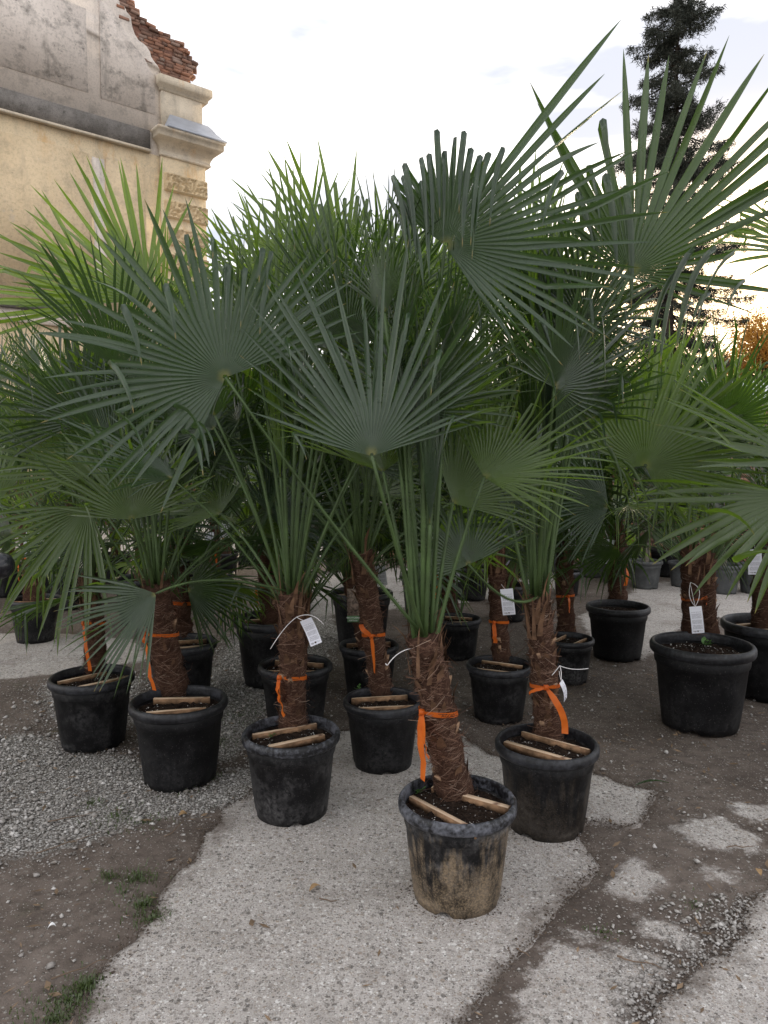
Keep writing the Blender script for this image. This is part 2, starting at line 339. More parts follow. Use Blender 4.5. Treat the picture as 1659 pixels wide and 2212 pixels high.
# ------------------------------------------------------------------ ground and slabs
def Z6(pts): return [(.5098 * x + 813, .5098 * y + 1572) for x, y in pts]
def G(pts): return np.array([ground(x, y)[:2] for x, y in pts])
PATCH = [Z6(p) for p in (
    [(1245, 420), (1330, 380), (1460, 370), (1580, 430), (1640, 470), (1600, 525), (1540, 515), (1370, 490), (1290, 460)],
    [(1480, 305), (1700, 330), (1700, 395), (1560, 372)],
    [(1010, 620), (1090, 545), (1170, 580), (1215, 640), (1190, 705), (1000, 712), (965, 670)],
    [(1390, 580), (1440, 580), (1525, 610), (1480, 640), (1400, 632)],
    [(700, 940), (760, 890), (850, 900), (930, 940), (1010, 920), (1150, 930), (1250, 1010), (1180, 1090), (1060, 1150), (1000, 1300), (620, 1300), (600, 1140), (660, 1060), (690, 1000)],
    [(1130, 790), (1250, 830), (1380, 890), (1330, 940), (1200, 900), (1120, 850)],
    [(820, 850), (930, 870), (900, 912), (800, 882)])] + [
    [(-300, 1375), (100, 1365), (280, 1380), (330, 1420), (230, 1442), (90, 1458), (-300, 1500)],
    [(1250, 1330), (1400, 1262), (1800, 1245), (1800, 1340), (1500, 1330), (1420, 1400), (1390, 1425), (1290, 1400)],
    [(690, 1330), (1000, 1300), (1250, 1260), (1200, 1225), (700, 1235), (640, 1300)]]
GRAV = [[(-400, 1590), (100, 1585), (290, 1640), (420, 1690), (560, 1650), (620, 1690), (480, 1750), (330, 1765), (130, 1830), (-300, 1900)],
        [(430, 1480), (560, 1300), (700, 1300), (740, 1380), (560, 1560), (500, 1640), (440, 1640)],
        [(100, 1480), (300, 1460), (320, 1560), (120, 1560)]]
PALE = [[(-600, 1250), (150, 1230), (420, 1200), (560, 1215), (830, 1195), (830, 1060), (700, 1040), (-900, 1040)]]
def axis_coords(lo, hi, step, far):
    core = np.arange(lo, hi + 1e-6, step); g = []; d = step
    x = hi
    while x < far: d *= 1.22; x += d; g.append(x)
    h = []; d = step; x = lo
    while x > -far: d *= 1.22; x -= d; h.append(x)
    return np.concatenate([h[::-1], core, g])
gx, gy = axis_coords(-3.2, 3.4, .032, 420), axis_coords(1.5, 7.5, .032, 420)
GX, GY = np.meshgrid(gx, gy, indexing='ij'); gp = np.c_[GX.ravel(), GY.ravel()]
def soft(polys, w):
    d = np.full(len(gp), -9.)
    for p in polys: d = np.maximum(d, sdf(gp, G([(x, max(y, 1030)) for x, y in p])))
    return np.clip(.5 + d / w, 0, 1)
rs = np.random.RandomState(3)
def wob(p, seed=0):
    r = np.random.RandomState(seed); z = np.zeros(len(p))
    for k in range(14):
        f = 1.5 * 1.45 ** k; a = r.uniform(0, 6.28); z += np.sin(f * (p[:, 0] * math.cos(a) + p[:, 1] * math.sin(a)) + r.uniform(0, 6.28)) / f ** .8
    return z
near = np.exp(-np.maximum(0, np.hypot(gp[:, 0], gp[:, 1] - 4) - 5) / 3)
gz = -.007 + .0035 * np.clip(wob(gp, 1), -2, 2) * near
conc = soft(PATCH, .16); gz = np.where(conc > .5, -.004 + .15 * (gz + .007), gz)
nx_, ny_ = GX.shape
ii, jj = np.meshgrid(np.arange(nx_ - 1), np.arange(ny_ - 1), indexing='ij')
gq = np.stack([ii * ny_ + jj, (ii + 1) * ny_ + jj, (ii + 1) * ny_ + jj + 1, ii * ny_ + jj + 1], -1).reshape(-1, 4)
mossw = np.clip(1.2 - np.abs(gp[:, 1] - 4.6) / 2.6, 0, 1) * (gp[:, 0] < 1.2)
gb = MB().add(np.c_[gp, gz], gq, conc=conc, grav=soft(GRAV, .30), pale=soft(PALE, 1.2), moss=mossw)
tag(obj('ground', gb.mesh('ground', True), M['ground']), kind='structure')

def rough_outline(pts, step, amp, seed):
    r = np.random.RandomState(seed); out = []
    for a, b in zip(pts, np.roll(pts, -1, 0)):
        n = max(1, int(np.linalg.norm(b - a) / step)); e = (b - a) / (np.linalg.norm(b - a) + 1e-9); nn = np.array([-e[1], e[0]])
        off = np.convolve(r.normal(0, 1, n + 4), [.25, .5, .25], 'same')[2:n + 2] * amp
        for k in range(n): out.append(a + (b - a) * k / n + nn * (off[k] if k else 0))
    return np.array(out)
def slab(name, px, top, bottom, seed, amp=.012, step=.025):
    pg = rough_outline(G(px), step, amp, seed); h = .022; lo, hi = pg.min(0) - h, pg.max(0) + h; xs, ys = np.arange(lo[0], hi[0], h), np.arange(lo[1], hi[1], h)
    X, Y = np.meshgrid(xs, ys, indexing='ij'); P = np.c_[X.ravel(), Y.ravel()]; d = sdf(P, pg); ny = len(ys)
    i, j = np.meshgrid(np.arange(len(xs) - 1), np.arange(ny - 1), indexing='ij'); q = np.stack([i * ny + j, (i + 1) * ny + j, (i + 1) * ny + j + 1, i * ny + j + 1], -1).reshape(-1, 4)
    q = q[d[q].max(1) > 0]; out = np.unique(q); mv = out[d[out] < 0]                       # pull the outer vertices onto the outline
    A, B = pg, np.roll(pg, -1, 0); best = np.full(len(mv), 1e9); tgt = P[mv].copy()
    for a_, b_ in zip(A, B):
        e = b_ - a_; t = np.clip(((P[mv] - a_) @ e) / (e @ e + 1e-12), 0, 1); c = a_ + t[:, None] * e; dd = np.linalg.norm(P[mv] - c, axis=1); k = dd < best; best[k] = dd[k]; tgt[k] = c[k]
    P[mv] = tgt; d[mv] = 0; r_ = np.random.RandomState(seed); wb = wob(P, seed + 40)
    z = top + .0016 * np.clip(wb, -2, 2) - .007 * np.clip(1 - d / .035, 0, 1) ** 2 - .002 * r_.rand(len(P)) * (d < .03)
    e = np.concatenate([q[:, [0, 1]], q[:, [1, 2]], q[:, [2, 3]], q[:, [3, 0]]]); key = np.sort(e, 1); _, inv, cn = np.unique(key[:, 0] * len(P) + key[:, 1], return_inverse=True, return_counts=True); be = e[cn[inv] == 1]
    N = len(P); V = np.r_[np.c_[P, z], np.c_[P, np.full(N, bottom)]]; used = np.unique(np.r_[q.ravel(), be.ravel(), be.ravel() + N]); rm = np.zeros(2 * N, int); rm[used] = np.arange(len(used))
    mb = MB().add(V[used], rm[q], rm[np.c_[be[:, 1], be[:, 0], be[:, 0] + N, be[:, 1] + N]], edge=np.clip(np.r_[d, np.zeros(N)][used], 0, .5))
    return tag(obj(name, mb.mesh(name, True), M['concrete']), kind='structure')
SLAB1 = [(150, 2280), (165, 2212), (200, 2120), (262, 2050), (332, 1985), (345, 1930), (385, 1882), (430, 1850), (440, 1800), (476, 1780), (480, 1747), (535, 1722), (560, 1690), (640, 1640), (722, 1580), (800, 1570), (900, 1575), (1000, 1588), (1060, 1630)] + \
        Z6([(905, 185), (960, 200), (1060, 245), (1195, 268), (1150, 345), (1130, 400), (1050, 425), (960, 398), (885, 400), (850, 450), (885, 500), (950, 585), (790, 750), (700, 862), (600, 970), (470, 1115), (360, 1255)]) + [(960, 2270)]
slab('concrete_slab', SLAB1, .004, -.05, 4)
SLAB2 = Z6([(1150, 1330), (1180, 1255), (1200, 1160), (1290, 1100), (1340, 1020), (1480, 960), (1555, 880), (1545, 790), (1620, 700), (1660, 670), (1900, 620), (2100, 1330)])
slab('concrete_slab', SLAB2, .006, -.05, 9)

# loose stones
def stones(name, P, size, label_kind, seed, flat=.6):
    r = np.random.RandomState(seed); n = len(P)
    base = np.array([[1, 0, 0], [-1, 0, 0], [0, 1, 0], [0, -1, 0], [0, 0, 1], [0, 0, -1], [.6, .6, .5], [-.6, -.6, .4]], float)[:6]
    f = np.array([[0, 2, 4], [2, 1, 4], [1, 3, 4], [3, 0, 4], [2, 0, 5], [1, 2, 5], [3, 1, 5], [0, 3, 5]])
    V = base[None] * r.uniform(.55, 1.15, (n, 6, 3)) + r.normal(0, .16, (n, 6, 3))
    V *= np.array([1, .8, flat]); a = r.uniform(0, 6.28, n); ca, sa = np.cos(a), np.sin(a)
    V = np.stack([V[..., 0] * ca[:, None] - V[..., 1] * sa[:, None], V[..., 0] * sa[:, None] + V[..., 1] * ca[:, None], V[..., 2]], -1) * size[:, None, None] + P[:, None]
    mb = MB().add(V, (f[None] + (np.arange(n) * 6)[:, None, None]).reshape(-1, 3), lr=np.repeat(r.rand(n), 6))
    return mb.mesh(name)
def sample_in(polys, n, seed, lo=.0):
    r = np.random.RandomState(seed); out = []
    ps = [G(p) for p in polys]; allp = np.concatenate(ps); a, b = allp.min(0), allp.max(0); a = np.maximum(a, [-3.4, 1.9]); b = np.minimum(b, [3.6, 7])
    while sum(map(len, out)) < n:
        q = r.uniform(a, b, (n * 2, 2)); d = np.max([sdf(q, p) for p in ps], 0); keep = (d + .12 * r.normal(size=len(q)) > lo); out.append(q[keep])
    return np.concatenate(out)[:n]
r = np.random.RandomState(21)
q = sample_in(GRAV, 26000, 5); sz = np.clip(r.lognormal(-5.15, .58, len(q)), .0022, .024)
tag(obj('gravel', stones('gravel', np.c_[q, -.004 + sz * .25], sz, None, 6), M['stone']), 'loose grey gravel spread between the pots', 'gravel', kind='stuff')
q = np.c_[r.uniform(-3.2, 3.2, 9000), r.uniform(1.9, 6.5, 9000)]; q = q[sdf(q, G(SLAB1)) < 0]
sz = np.clip(r.lognormal(-5.45, .62, len(q)), .0016, .021)
tag(obj('pebbles', stones('pebbles', np.c_[q, -.004 + sz * .2], sz, None, 7), M['stone']), 'small pebbles strewn over the brown dirt', 'pebbles', kind='stuff')
q = np.c_[r.uniform(-1.2, 1.4, 2600), r.uniform(1.9, 4.2, 2600)]; q = q[sdf(q, G(SLAB1)) > 0]; sz = np.clip(r.lognormal(-5.75, .5, len(q)), .0015, .012)
tag(obj('grit', stones('grit', np.c_[q, .004 + sz * .2], sz, None, 8, .45), M['stone']), 'fine grit lying loose on the concrete slab', 'grit', kind='stuff')
crack = Z6([(1180, 1250), (1200, 1150), (1290, 1090), (1340, 1010), (1480, 950), (1550, 870), (1540, 780), (1610, 700), (1500, 740), (1400, 840), (1420, 900), (1250, 1010), (1080, 1110), (1020, 1250)])
q = sample_in([crack], 1500, 9); sz = np.clip(r.lognormal(-5.0, .4, len(q)), .003, .016)
tag(obj('rubble', stones('rubble', np.c_[q, -.004 + sz * .3], sz, None, 10), M['stone']), 'broken stone rubble in the crack beside the pale slab', 'rubble', kind='stuff')

def along(px, n, sd, seed):
    r_ = np.random.RandomState(seed); p = G(px); a = np.arange(len(p)); L = np.linalg.norm(np.roll(p, -1, 0) - p, axis=1); i = r_.choice(a, n, p=L / L.sum()); f = r_.rand(n, 1)
    return p[i] * (1 - f) + np.roll(p, -1, 0)[i] * f + r_.normal(0, 1, (n, 2)) * sd * r_.rand(n, 1)
q = along(SLAB1, 9000, .05, 31); q = np.r_[q, along(SLAB2, 2500, .05, 32)]; q = q[(q[:, 1] > 1.9)]; sz = np.clip(r.lognormal(-5.9, .5, len(q)), .0012, .009)
sm = stones('soil_crumbs', np.c_[q, .0035 + sz * .1], sz, None, 11, .5); tag(obj('soil_crumbs', sm, M['crumb']), 'brown soil crumbs scattered along the slab edges', 'soil', kind='stuff')

# grass tufts
def grass(centres, seed):
    r = np.random.RandomState(seed); mb = MB()
    for (px, py, n, spread, h) in centres:
        c = ground(px, py)
        for _ in range(n):
            a = r.uniform(0, 6.28); d = abs(r.normal(0, spread)); p = c + np.array([math.cos(a) * d, math.sin(a) * d * .8, -.008]); L = h * r.uniform(.4, 1.3); l = r.uniform(.2, 1.1); az = r.uniform(0, 6.28)
            o = np.array([math.cos(az), math.sin(az), 0.]); sd = np.array([-o[1], o[0], 0]) * r.uniform(.0012, .0026)
            p1 = p + o * L * .35 * l + np.array([0, 0, L * .6]); p2 = p + o * L * l + np.array([0, 0, L * (.75 - .35 * l)])
            mb.add([p - sd, p + sd, p1 + sd * .8, p1 - sd * .8, p2], [[0, 1, 2, 3]], [[3, 2, 4]], s=.5, lr=r.rand())
    return mb
GT = [(310, 1955, 150, .05, .035), (330, 1985, 120, .05, .03), (270, 1925, 50, .05, .03), (300, 1895, 140, .05, .04), (150, 2160, 260, .08, .025), (120, 2200, 220, .08, .025), (185, 2130, 150, .04, .04),
      (390, 1690, 130, .10, .04), (430, 1680, 130, .1, .045), (250, 1765, 60, .06, .035), (310, 1775, 90, .12, .03), (200, 1735, 60, .06, .03), (520, 1545, 160, .2, .03), (480, 1600, 140, .14, .03), (235, 1895, 60, .04, .04), (440, 1350, 120, .3, .03), (690, 1265, 160, .22, .05), (700, 1160, 160, .3, .06), (1300, 2010, 60, .05, .015), (1500, 1950, 60, .06, .015)]
tag(obj('grass', grass(GT, 4), M['grass']), 'short grass tufts growing along the slab edge and gravel', 'grass', kind='stuff')

# ------------------------------------------------------------------ pots
def lathe(profile, k=44, flute=None, notch=None):
    a = np.linspace(0, 2 * math.pi, k, endpoint=False); pr = np.asarray(profile, float); n = len(pr)
    R = np.repeat(pr[:, 0][:, None], k, 1); Z = np.repeat(pr[:, 1][:, None], k, 1)
    if flute is not None:
        for i in range(n): R[i] += flute[i] * np.where(np.arange(k) % 4 == 0, 1., np.where(np.arange(k) % 4 == 2, -1., 0))
    if notch:
        for i in notch: Z[i] += np.where(np.isin(np.arange(k) % (k // 4), [0, 1]), .018, 0.)
    V = np.stack([R * np.cos(a), R * np.sin(a), Z], -1).reshape(-1, 3)
    i, j = np.meshgrid(np.arange(n - 1), np.arange(k), indexing='ij'); j2 = (j + 1) % k
    return V, np.stack([i * k + j, i * k + j2, (i + 1) * k + j2, (i + 1) * k + j], -1).reshape(-1, 4)
POT_PROF = [(.140, .012), (.160, .0), (.166, .0), (.170, .03), (.179, .10), (.190, .20), (.199, .285), (.205, .292), (.207, .30), (.211, .345), (.206, .348), (.200, .30), (.186, .20), (.165, .02), (.0, .02)]
V, Q = lathe(POT_PROF, 48, [0, 0, .0, .0016, .0020, .0020, .0010] + [0] * 8, notch=[1, 2])
POT_ME = MB().add(V, Q).mesh('pot', True)
V, Q = lathe([(.206, .340), (.224, .342), (.2285, .349), (.2300, .362), (.2285, .376), (.222, .3855), (.214, .388), (.208, .384), (.205, .372), (.204, .345)], 48)
RIM_ME = MB().add(V, np.concatenate([Q])).mesh('rim', True)
POT_ME.materials.append(M['pot']); RIM_ME.materials.append(M['rim'])
GREYPOT_ME = POT_ME.copy(); GREYPOT_ME.materials.clear(); GREYPOT_ME.materials.append(M['greypot'])
GREYRIM_ME = RIM_ME.copy(); GREYRIM_ME.materials.clear(); GREYRIM_ME.materials.append(M['greypot'])
def soil_mesh(seed):
    r = np.random.RandomState(seed); k, rings = 30, 9; V = [[0, 0, .336]]; 
    for i in range(1, rings + 1):
        for j in range(k):
            a = 2 * math.pi * (j + .5 * (i % 2)) / k; rr = .205 * i / rings; V.append([rr * math.cos(a), rr * math.sin(a), .333 + r.normal(0, .0045) + .012 * (1 - i / rings)])
    T = [[0, 1 + j, 1 + (j + 1) % k] for j in range(k)]; Qs = []
    for i in range(rings - 1):
        for j in range(k): Qs.append([1 + i * k + j, 1 + (i + 1) * k + j, 1 + (i + 1) * k + (j + 1) % k, 1 + i * k + (j + 1) % k])
    me = MB().add(V, T, Qs).mesh('soil', True); me.materials.append(M['soil']); return me
SOILS = [soil_mesh(i) for i in range(3)]
def slat_mesh(L, seed):
    r = np.random.RandomState(seed); v = boxv(-L / 2, L / 2, -.0095, .0095, -.017, .017); v += r.normal(0, .0010, v.shape)
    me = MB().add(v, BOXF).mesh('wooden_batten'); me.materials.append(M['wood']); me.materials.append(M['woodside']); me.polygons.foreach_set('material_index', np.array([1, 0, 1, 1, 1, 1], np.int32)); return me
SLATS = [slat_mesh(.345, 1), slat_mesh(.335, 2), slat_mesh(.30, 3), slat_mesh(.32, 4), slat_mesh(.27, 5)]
PERL = [stones('perlite', np.c_[np.random.RandomState(s).uniform(-.14, .14, (130, 2)), np.full(130, .340)], np.clip(np.random.RandomState(s).lognormal(-6.3, .5, 130), .0008, .0055), None, s, .8) for s in (1, 2)]
for p_ in PERL: p_.materials.append(M['perlite'])
def add_pot(root, s, rz, mud=0., dust=.2, rim_dust_light=.2, slats=None, seed=0, near=False, grey=False):
    p = obj('pot', GREYPOT_ME if grey else POT_ME, None, root, (0, 0, 0), (0, 0, rz)); p.scale = (s, s, s); p.color = (mud, dust, rim_dust_light, 1)
    rm = obj('rim', GREYRIM_ME if grey else RIM_ME, None, p); rm.color = (mud * .0, dust, rim_dust_light, 1)
    so = obj('soil', SOILS[seed % 3], None, root, (0, 0, 0), (0, 0, seed)); so.scale = (s, s, s)
    if near:
        pe = obj('perlite', PERL[seed % 2], None, so); tag(pe, kind='stuff')
    if slats is not None:
        for k, sgn in enumerate((-1, 1)):
            rr_ = np.random.RandomState(seed * 7 + k); gap = rr_.uniform(.080, .098); off = np.array([-math.sin(slats), math.cos(slats)]) * sgn * gap * s + np.array([math.cos(slats), math.sin(slats)]) * rr_.uniform(-.008, .008) * s
            b = obj('wooden_batten', SLATS[rr_.randint(5) if not (seed == 11) else k], None, root, (off[0], off[1], (.356 - rr_.uniform(0, .012)) * s), (RAD(rr_.normal(0, 5)), RAD(rr_.normal(0, 1.0)), slats + RAD(rr_.normal(0, 4)))); b.scale = (s, s * rr_.uniform(.8, 1.35), min(s, 1.05) * rr_.uniform(.7, 1.1))
    return p

# ------------------------------------------------------------------ palm pieces
STN = np.array([.015, .12, .24, .34, .42, .50, .58, .65, .72, .79, .86, .92, .965, 1.0])
def blade(H, axis, nrm, R, spread, n, rng, droop=.25, folds=(), foldp=.12, fold_s=(.55, .8), cone=.10, fuse=.36, wmul=1.0, longs=(), lat=.28, twist=.0, jag=1.0, fsign=-1.):
    """one palmate leaf blade: pleated and fused near the hub, split into stiff pointed leaflets that may fold over"""
    a = norm(axis); n0 = np.asarray(nrm, float); n0 = norm(n0 - a * (n0 @ a)); b = np.cross(n0, a)
    phi = np.linspace(-spread, spread, n); dphi = phi[1] - phi[0]; walk = np.cumsum(rng.normal(0, .16, n)); walk -= np.linspace(walk[0], walk[-1], n)
    ph = phi + (rng.normal(0, .13, n) + np.clip(walk, -1, 1)) * dphi * jag; wave = (rng.uniform(.02, .09) * np.sin(phi * rng.uniform(1.5, 4) + rng.uniform(0, 6.28)) + rng.uniform(-.04, .10) * np.cos(phi)) * jag
    L = R * (1 - lat * (np.abs(phi) / spread) ** 2) * rng.uniform(.92, 1.06, n)
    fold = rng.rand(n) < foldp; fs = rng.uniform(*fold_s, n)
    for (a0, a1, p, s0, s1) in folds:
        k = (phi >= RAD(a0)) & (phi <= RAD(a1)); fold[k] = rng.rand(k.sum()) < p; fs[k] = rng.uniform(s0, s1, k.sum())
    for (a0, f) in longs:
        k = np.argmin(np.abs(phi - RAD(a0))); L[k] *= f; fold[k] = False
    d0 = norm(np.cos(phi)[:, None] * a + np.sin(phi)[:, None] * b + n0 * (cone * (np.sin(phi) ** 2) + wave)[:, None])
    t0 = -np.sin(phi)[:, None] * a + np.cos(phi)[:, None] * b; dev = t0 * (2.3 * (ph - phi))[:, None] + n0 * (rng.normal(0, .085, n) * jag)[:, None]
    down = np.array([0, 0, -1.]); P = H + d0 * (STN[0] * L)[:, None]; d = d0.copy(); left = np.zeros(n); rows = []; dro = droop * rng.uniform(.4, 1.5, n)
    tw = rng.normal(0, .55, n) * jag; fuse = fuse * rng.uniform(.85, 1.12); grow = rng.uniform(.95, 1.12); kink = np.where(rng.rand(n) < .30, rng.normal(0, .55, n), 0) * jag; ks = rng.uniform(.5, .85, n)
    for k, s in enumerate(STN):
        if k:
            ds = (s - STN[k - 1]) * L
            if STN[k - 1] <= fuse < s + 1e-6: d = norm(d + dev)
            d = norm(d + down * (dro * (s ** 1.8) * (s - STN[k - 1]) * 2.2)[:, None])
            kk = (STN[k - 1] < ks) & (ks <= s) & ~fold
            if kk.any(): d[kk] = norm(d[kk] + n0 * kink[kk][:, None])
            act = fold & (s > fs) & (left < 3)
            if act.any():
                tt = norm(t0 - d * np.sum(t0 * d, 1, keepdims=True)); nn = np.cross(d, tt); k_ = act & (d[:, 2] > -.9)
                d[k_] = norm(d[k_] * math.cos(1.15) + fsign * nn[k_] * math.sin(1.15) + down * .25); left[act] += 1.5
            done = fold & (left >= 3); d[done] = norm(d[done] + down * .25)
            P = P + d * ds[:, None]
        t = norm(t0 - d * np.sum(t0 * d, 1, keepdims=True)); nn = np.cross(d, t)
        w = .5 * dphi * np.minimum(s, fuse) * L * wmul
        if s > fuse:
            x = (s - fuse) / (1 - fuse); w = w * np.maximum((1 + (grow - 1) * min(1, x * 3.3)) * (1 - x ** 4.2), .03); th = (tw * min(1, x * 2.2))[:, None]; t, nn = t * np.cos(th) + nn * np.sin(th), nn * np.cos(th) - t * np.sin(th)
        pd = w * (1.0 if s <= fuse else .75)
        rows.append(np.stack([P - t * w[:, None] + nn * (pd * .5)[:, None], P - nn * (pd * .5)[:, None], P + t * w[:, None] + nn * (pd * .5)[:, None]], 1))
    K = len(STN); V = np.stack(rows, 1)                 # leaflet, station, 3
    l, k = np.meshgrid(np.arange(n), np.arange(K - 1), indexing='ij'); base = (l * K + k) * 3
    q = np.concatenate([np.stack([base + o, base + o + 1, base + 4 + o, base + 3 + o], -1).reshape(-1, 4) for o in (0, 1)])
    return V.reshape(-1, 3), q, np.tile(np.repeat(STN, 3), n), np.repeat(rng.rand(n), K * 3)
def petiole_mesh(pts, r0, r1, teeth, rng):
    mb = MB(); V, polys = tube(pts, np.linspace(r0, r1, len(pts)), 6, .7); mb.add(V, *polys)
    if teeth:
        seg = np.diff(pts, axis=0); ln = np.linalg.norm(seg, axis=1).sum(); m = int(ln / .014); tt = np.linspace(0, .98, m) * (len(pts) - 1); i = np.minimum(tt.astype(int), len(pts) - 2)
        p = pts[i] + seg[i] * (tt - i)[:, None]; dr = norm(seg[i]); sd = norm(np.cross(dr, np.array([.2, 1., .1]))); rr = (r0 + (r1 - r0) * tt / (len(pts) - 1))[:, None]
        for sg in (-1, 1):
            b0 = p + sd * sg * rr * .9; T = np.stack([b0 - dr * .004, b0 + dr * .004, b0 + sd * sg * .004 + dr * .002], 1)
            mb.add(T.reshape(-1, 3), np.arange(3 * m).reshape(m, 3))
    return mb
LEAFN = [0]
def add_frond(root, O, base, hub, axis, nrm, R, spread, n, rng, teeth=False, pr=.0066, mid=None, leaf=None, **kw):
    base, hub = np.asarray(base, float), np.asarray(hub, float); L = np.linalg.norm(hub - base)
    if mid is None:
        mid = (base + hub) / 2 + np.array([0, 0, .10 * L])
    pts = bez(base, mid, hub, 9)
    V, q, s, lr = blade(hub, axis, nrm, R, RAD(spread), n, rng, **kw)
    f = obj('frond', MB().add(V - O, q, s=s, lr=lr), M[leaf or ('leaf', 'leaf', 'leaf', 'leaf_light', 'leaf_light', 'leaf_blue')[int(rng.rand() * 6)]], root)
    obj('petiole', petiole_mesh(pts - O, pr * 1.25, pr * .78, teeth, rng).mesh('petiole', True), M['petiole'], f)
    return f
def crown(root, O, T, n, rng, lp=(.65, 1.15), R=(.52, .66), elev=(84, 8), az0=None, skip=None, teeth=False, nl=35, droop=.25, foldp=.14, lean=(0, 0), spears=2, pr=.0066):
    az0 = rng.uniform(0, 360) if az0 is None else az0; k = 0
    for i in range(n):
        age = (i + .5) / n; az = RAD(az0 + 137.5 * i + rng.normal(0, 10)); e = elev[0] + (elev[1] - elev[0]) * age + rng.normal(0, 5)
        if skip is not None and e < skip[2] and abs((math.degrees(az) - skip[0] + 180) % 360 - 180) < skip[1]: az += RAD(180)
        rad = np.array([math.cos(az), math.sin(az), 0]); e = RAD(e); dr = rad * math.cos(e) + np.array([0, 0, math.sin(e)]); dr = norm(dr + np.array([lean[0], lean[1], 0]))
        l = rng.uniform(*lp) * (1.08 - .30 * age); base = T + rad * .035 + np.array([0, 0, -.10 * age]); hub = base + dr * l
        e2 = e - RAD(-4 + 34 * age + rng.normal(0, 12)); roll = rng.normal(0, 1.0)
        ax = rad * math.cos(e2) + np.array([0, 0, math.sin(e2)]); nr = -rad * math.sin(e2) + np.array([0, 0, math.cos(e2)]); sd = np.cross(nr, ax)
        nr = nr * math.cos(roll) + sd * math.sin(roll); mid = base + norm(dr + np.array([0, 0, .35])) * l * .5
        add_frond(root, O, base, hub, ax, nr, rng.uniform(*R), rng.uniform(52, 100), nl, rng, teeth, mid=mid, wmul=rng.uniform(.8, 1.0), droop=droop * (.5 + age), foldp=foldp, pr=pr)
    for i in range(spears):
        az = rng.uniform(0, 6.28); rad = np.array([math.cos(az), math.sin(az), 0]); dr = norm(rad * .10 + np.array([lean[0], lean[1], 1])); l = rng.uniform(.35, .75)
        add_frond(root, O, T + rad * .01, T + dr * l, dr, -rad, rng.uniform(.5, .65), rng.uniform(5, 14), 22, rng, False, droop=.03, foldp=0, jag=.4, wmul=1.6, pr=pr * 1.1)
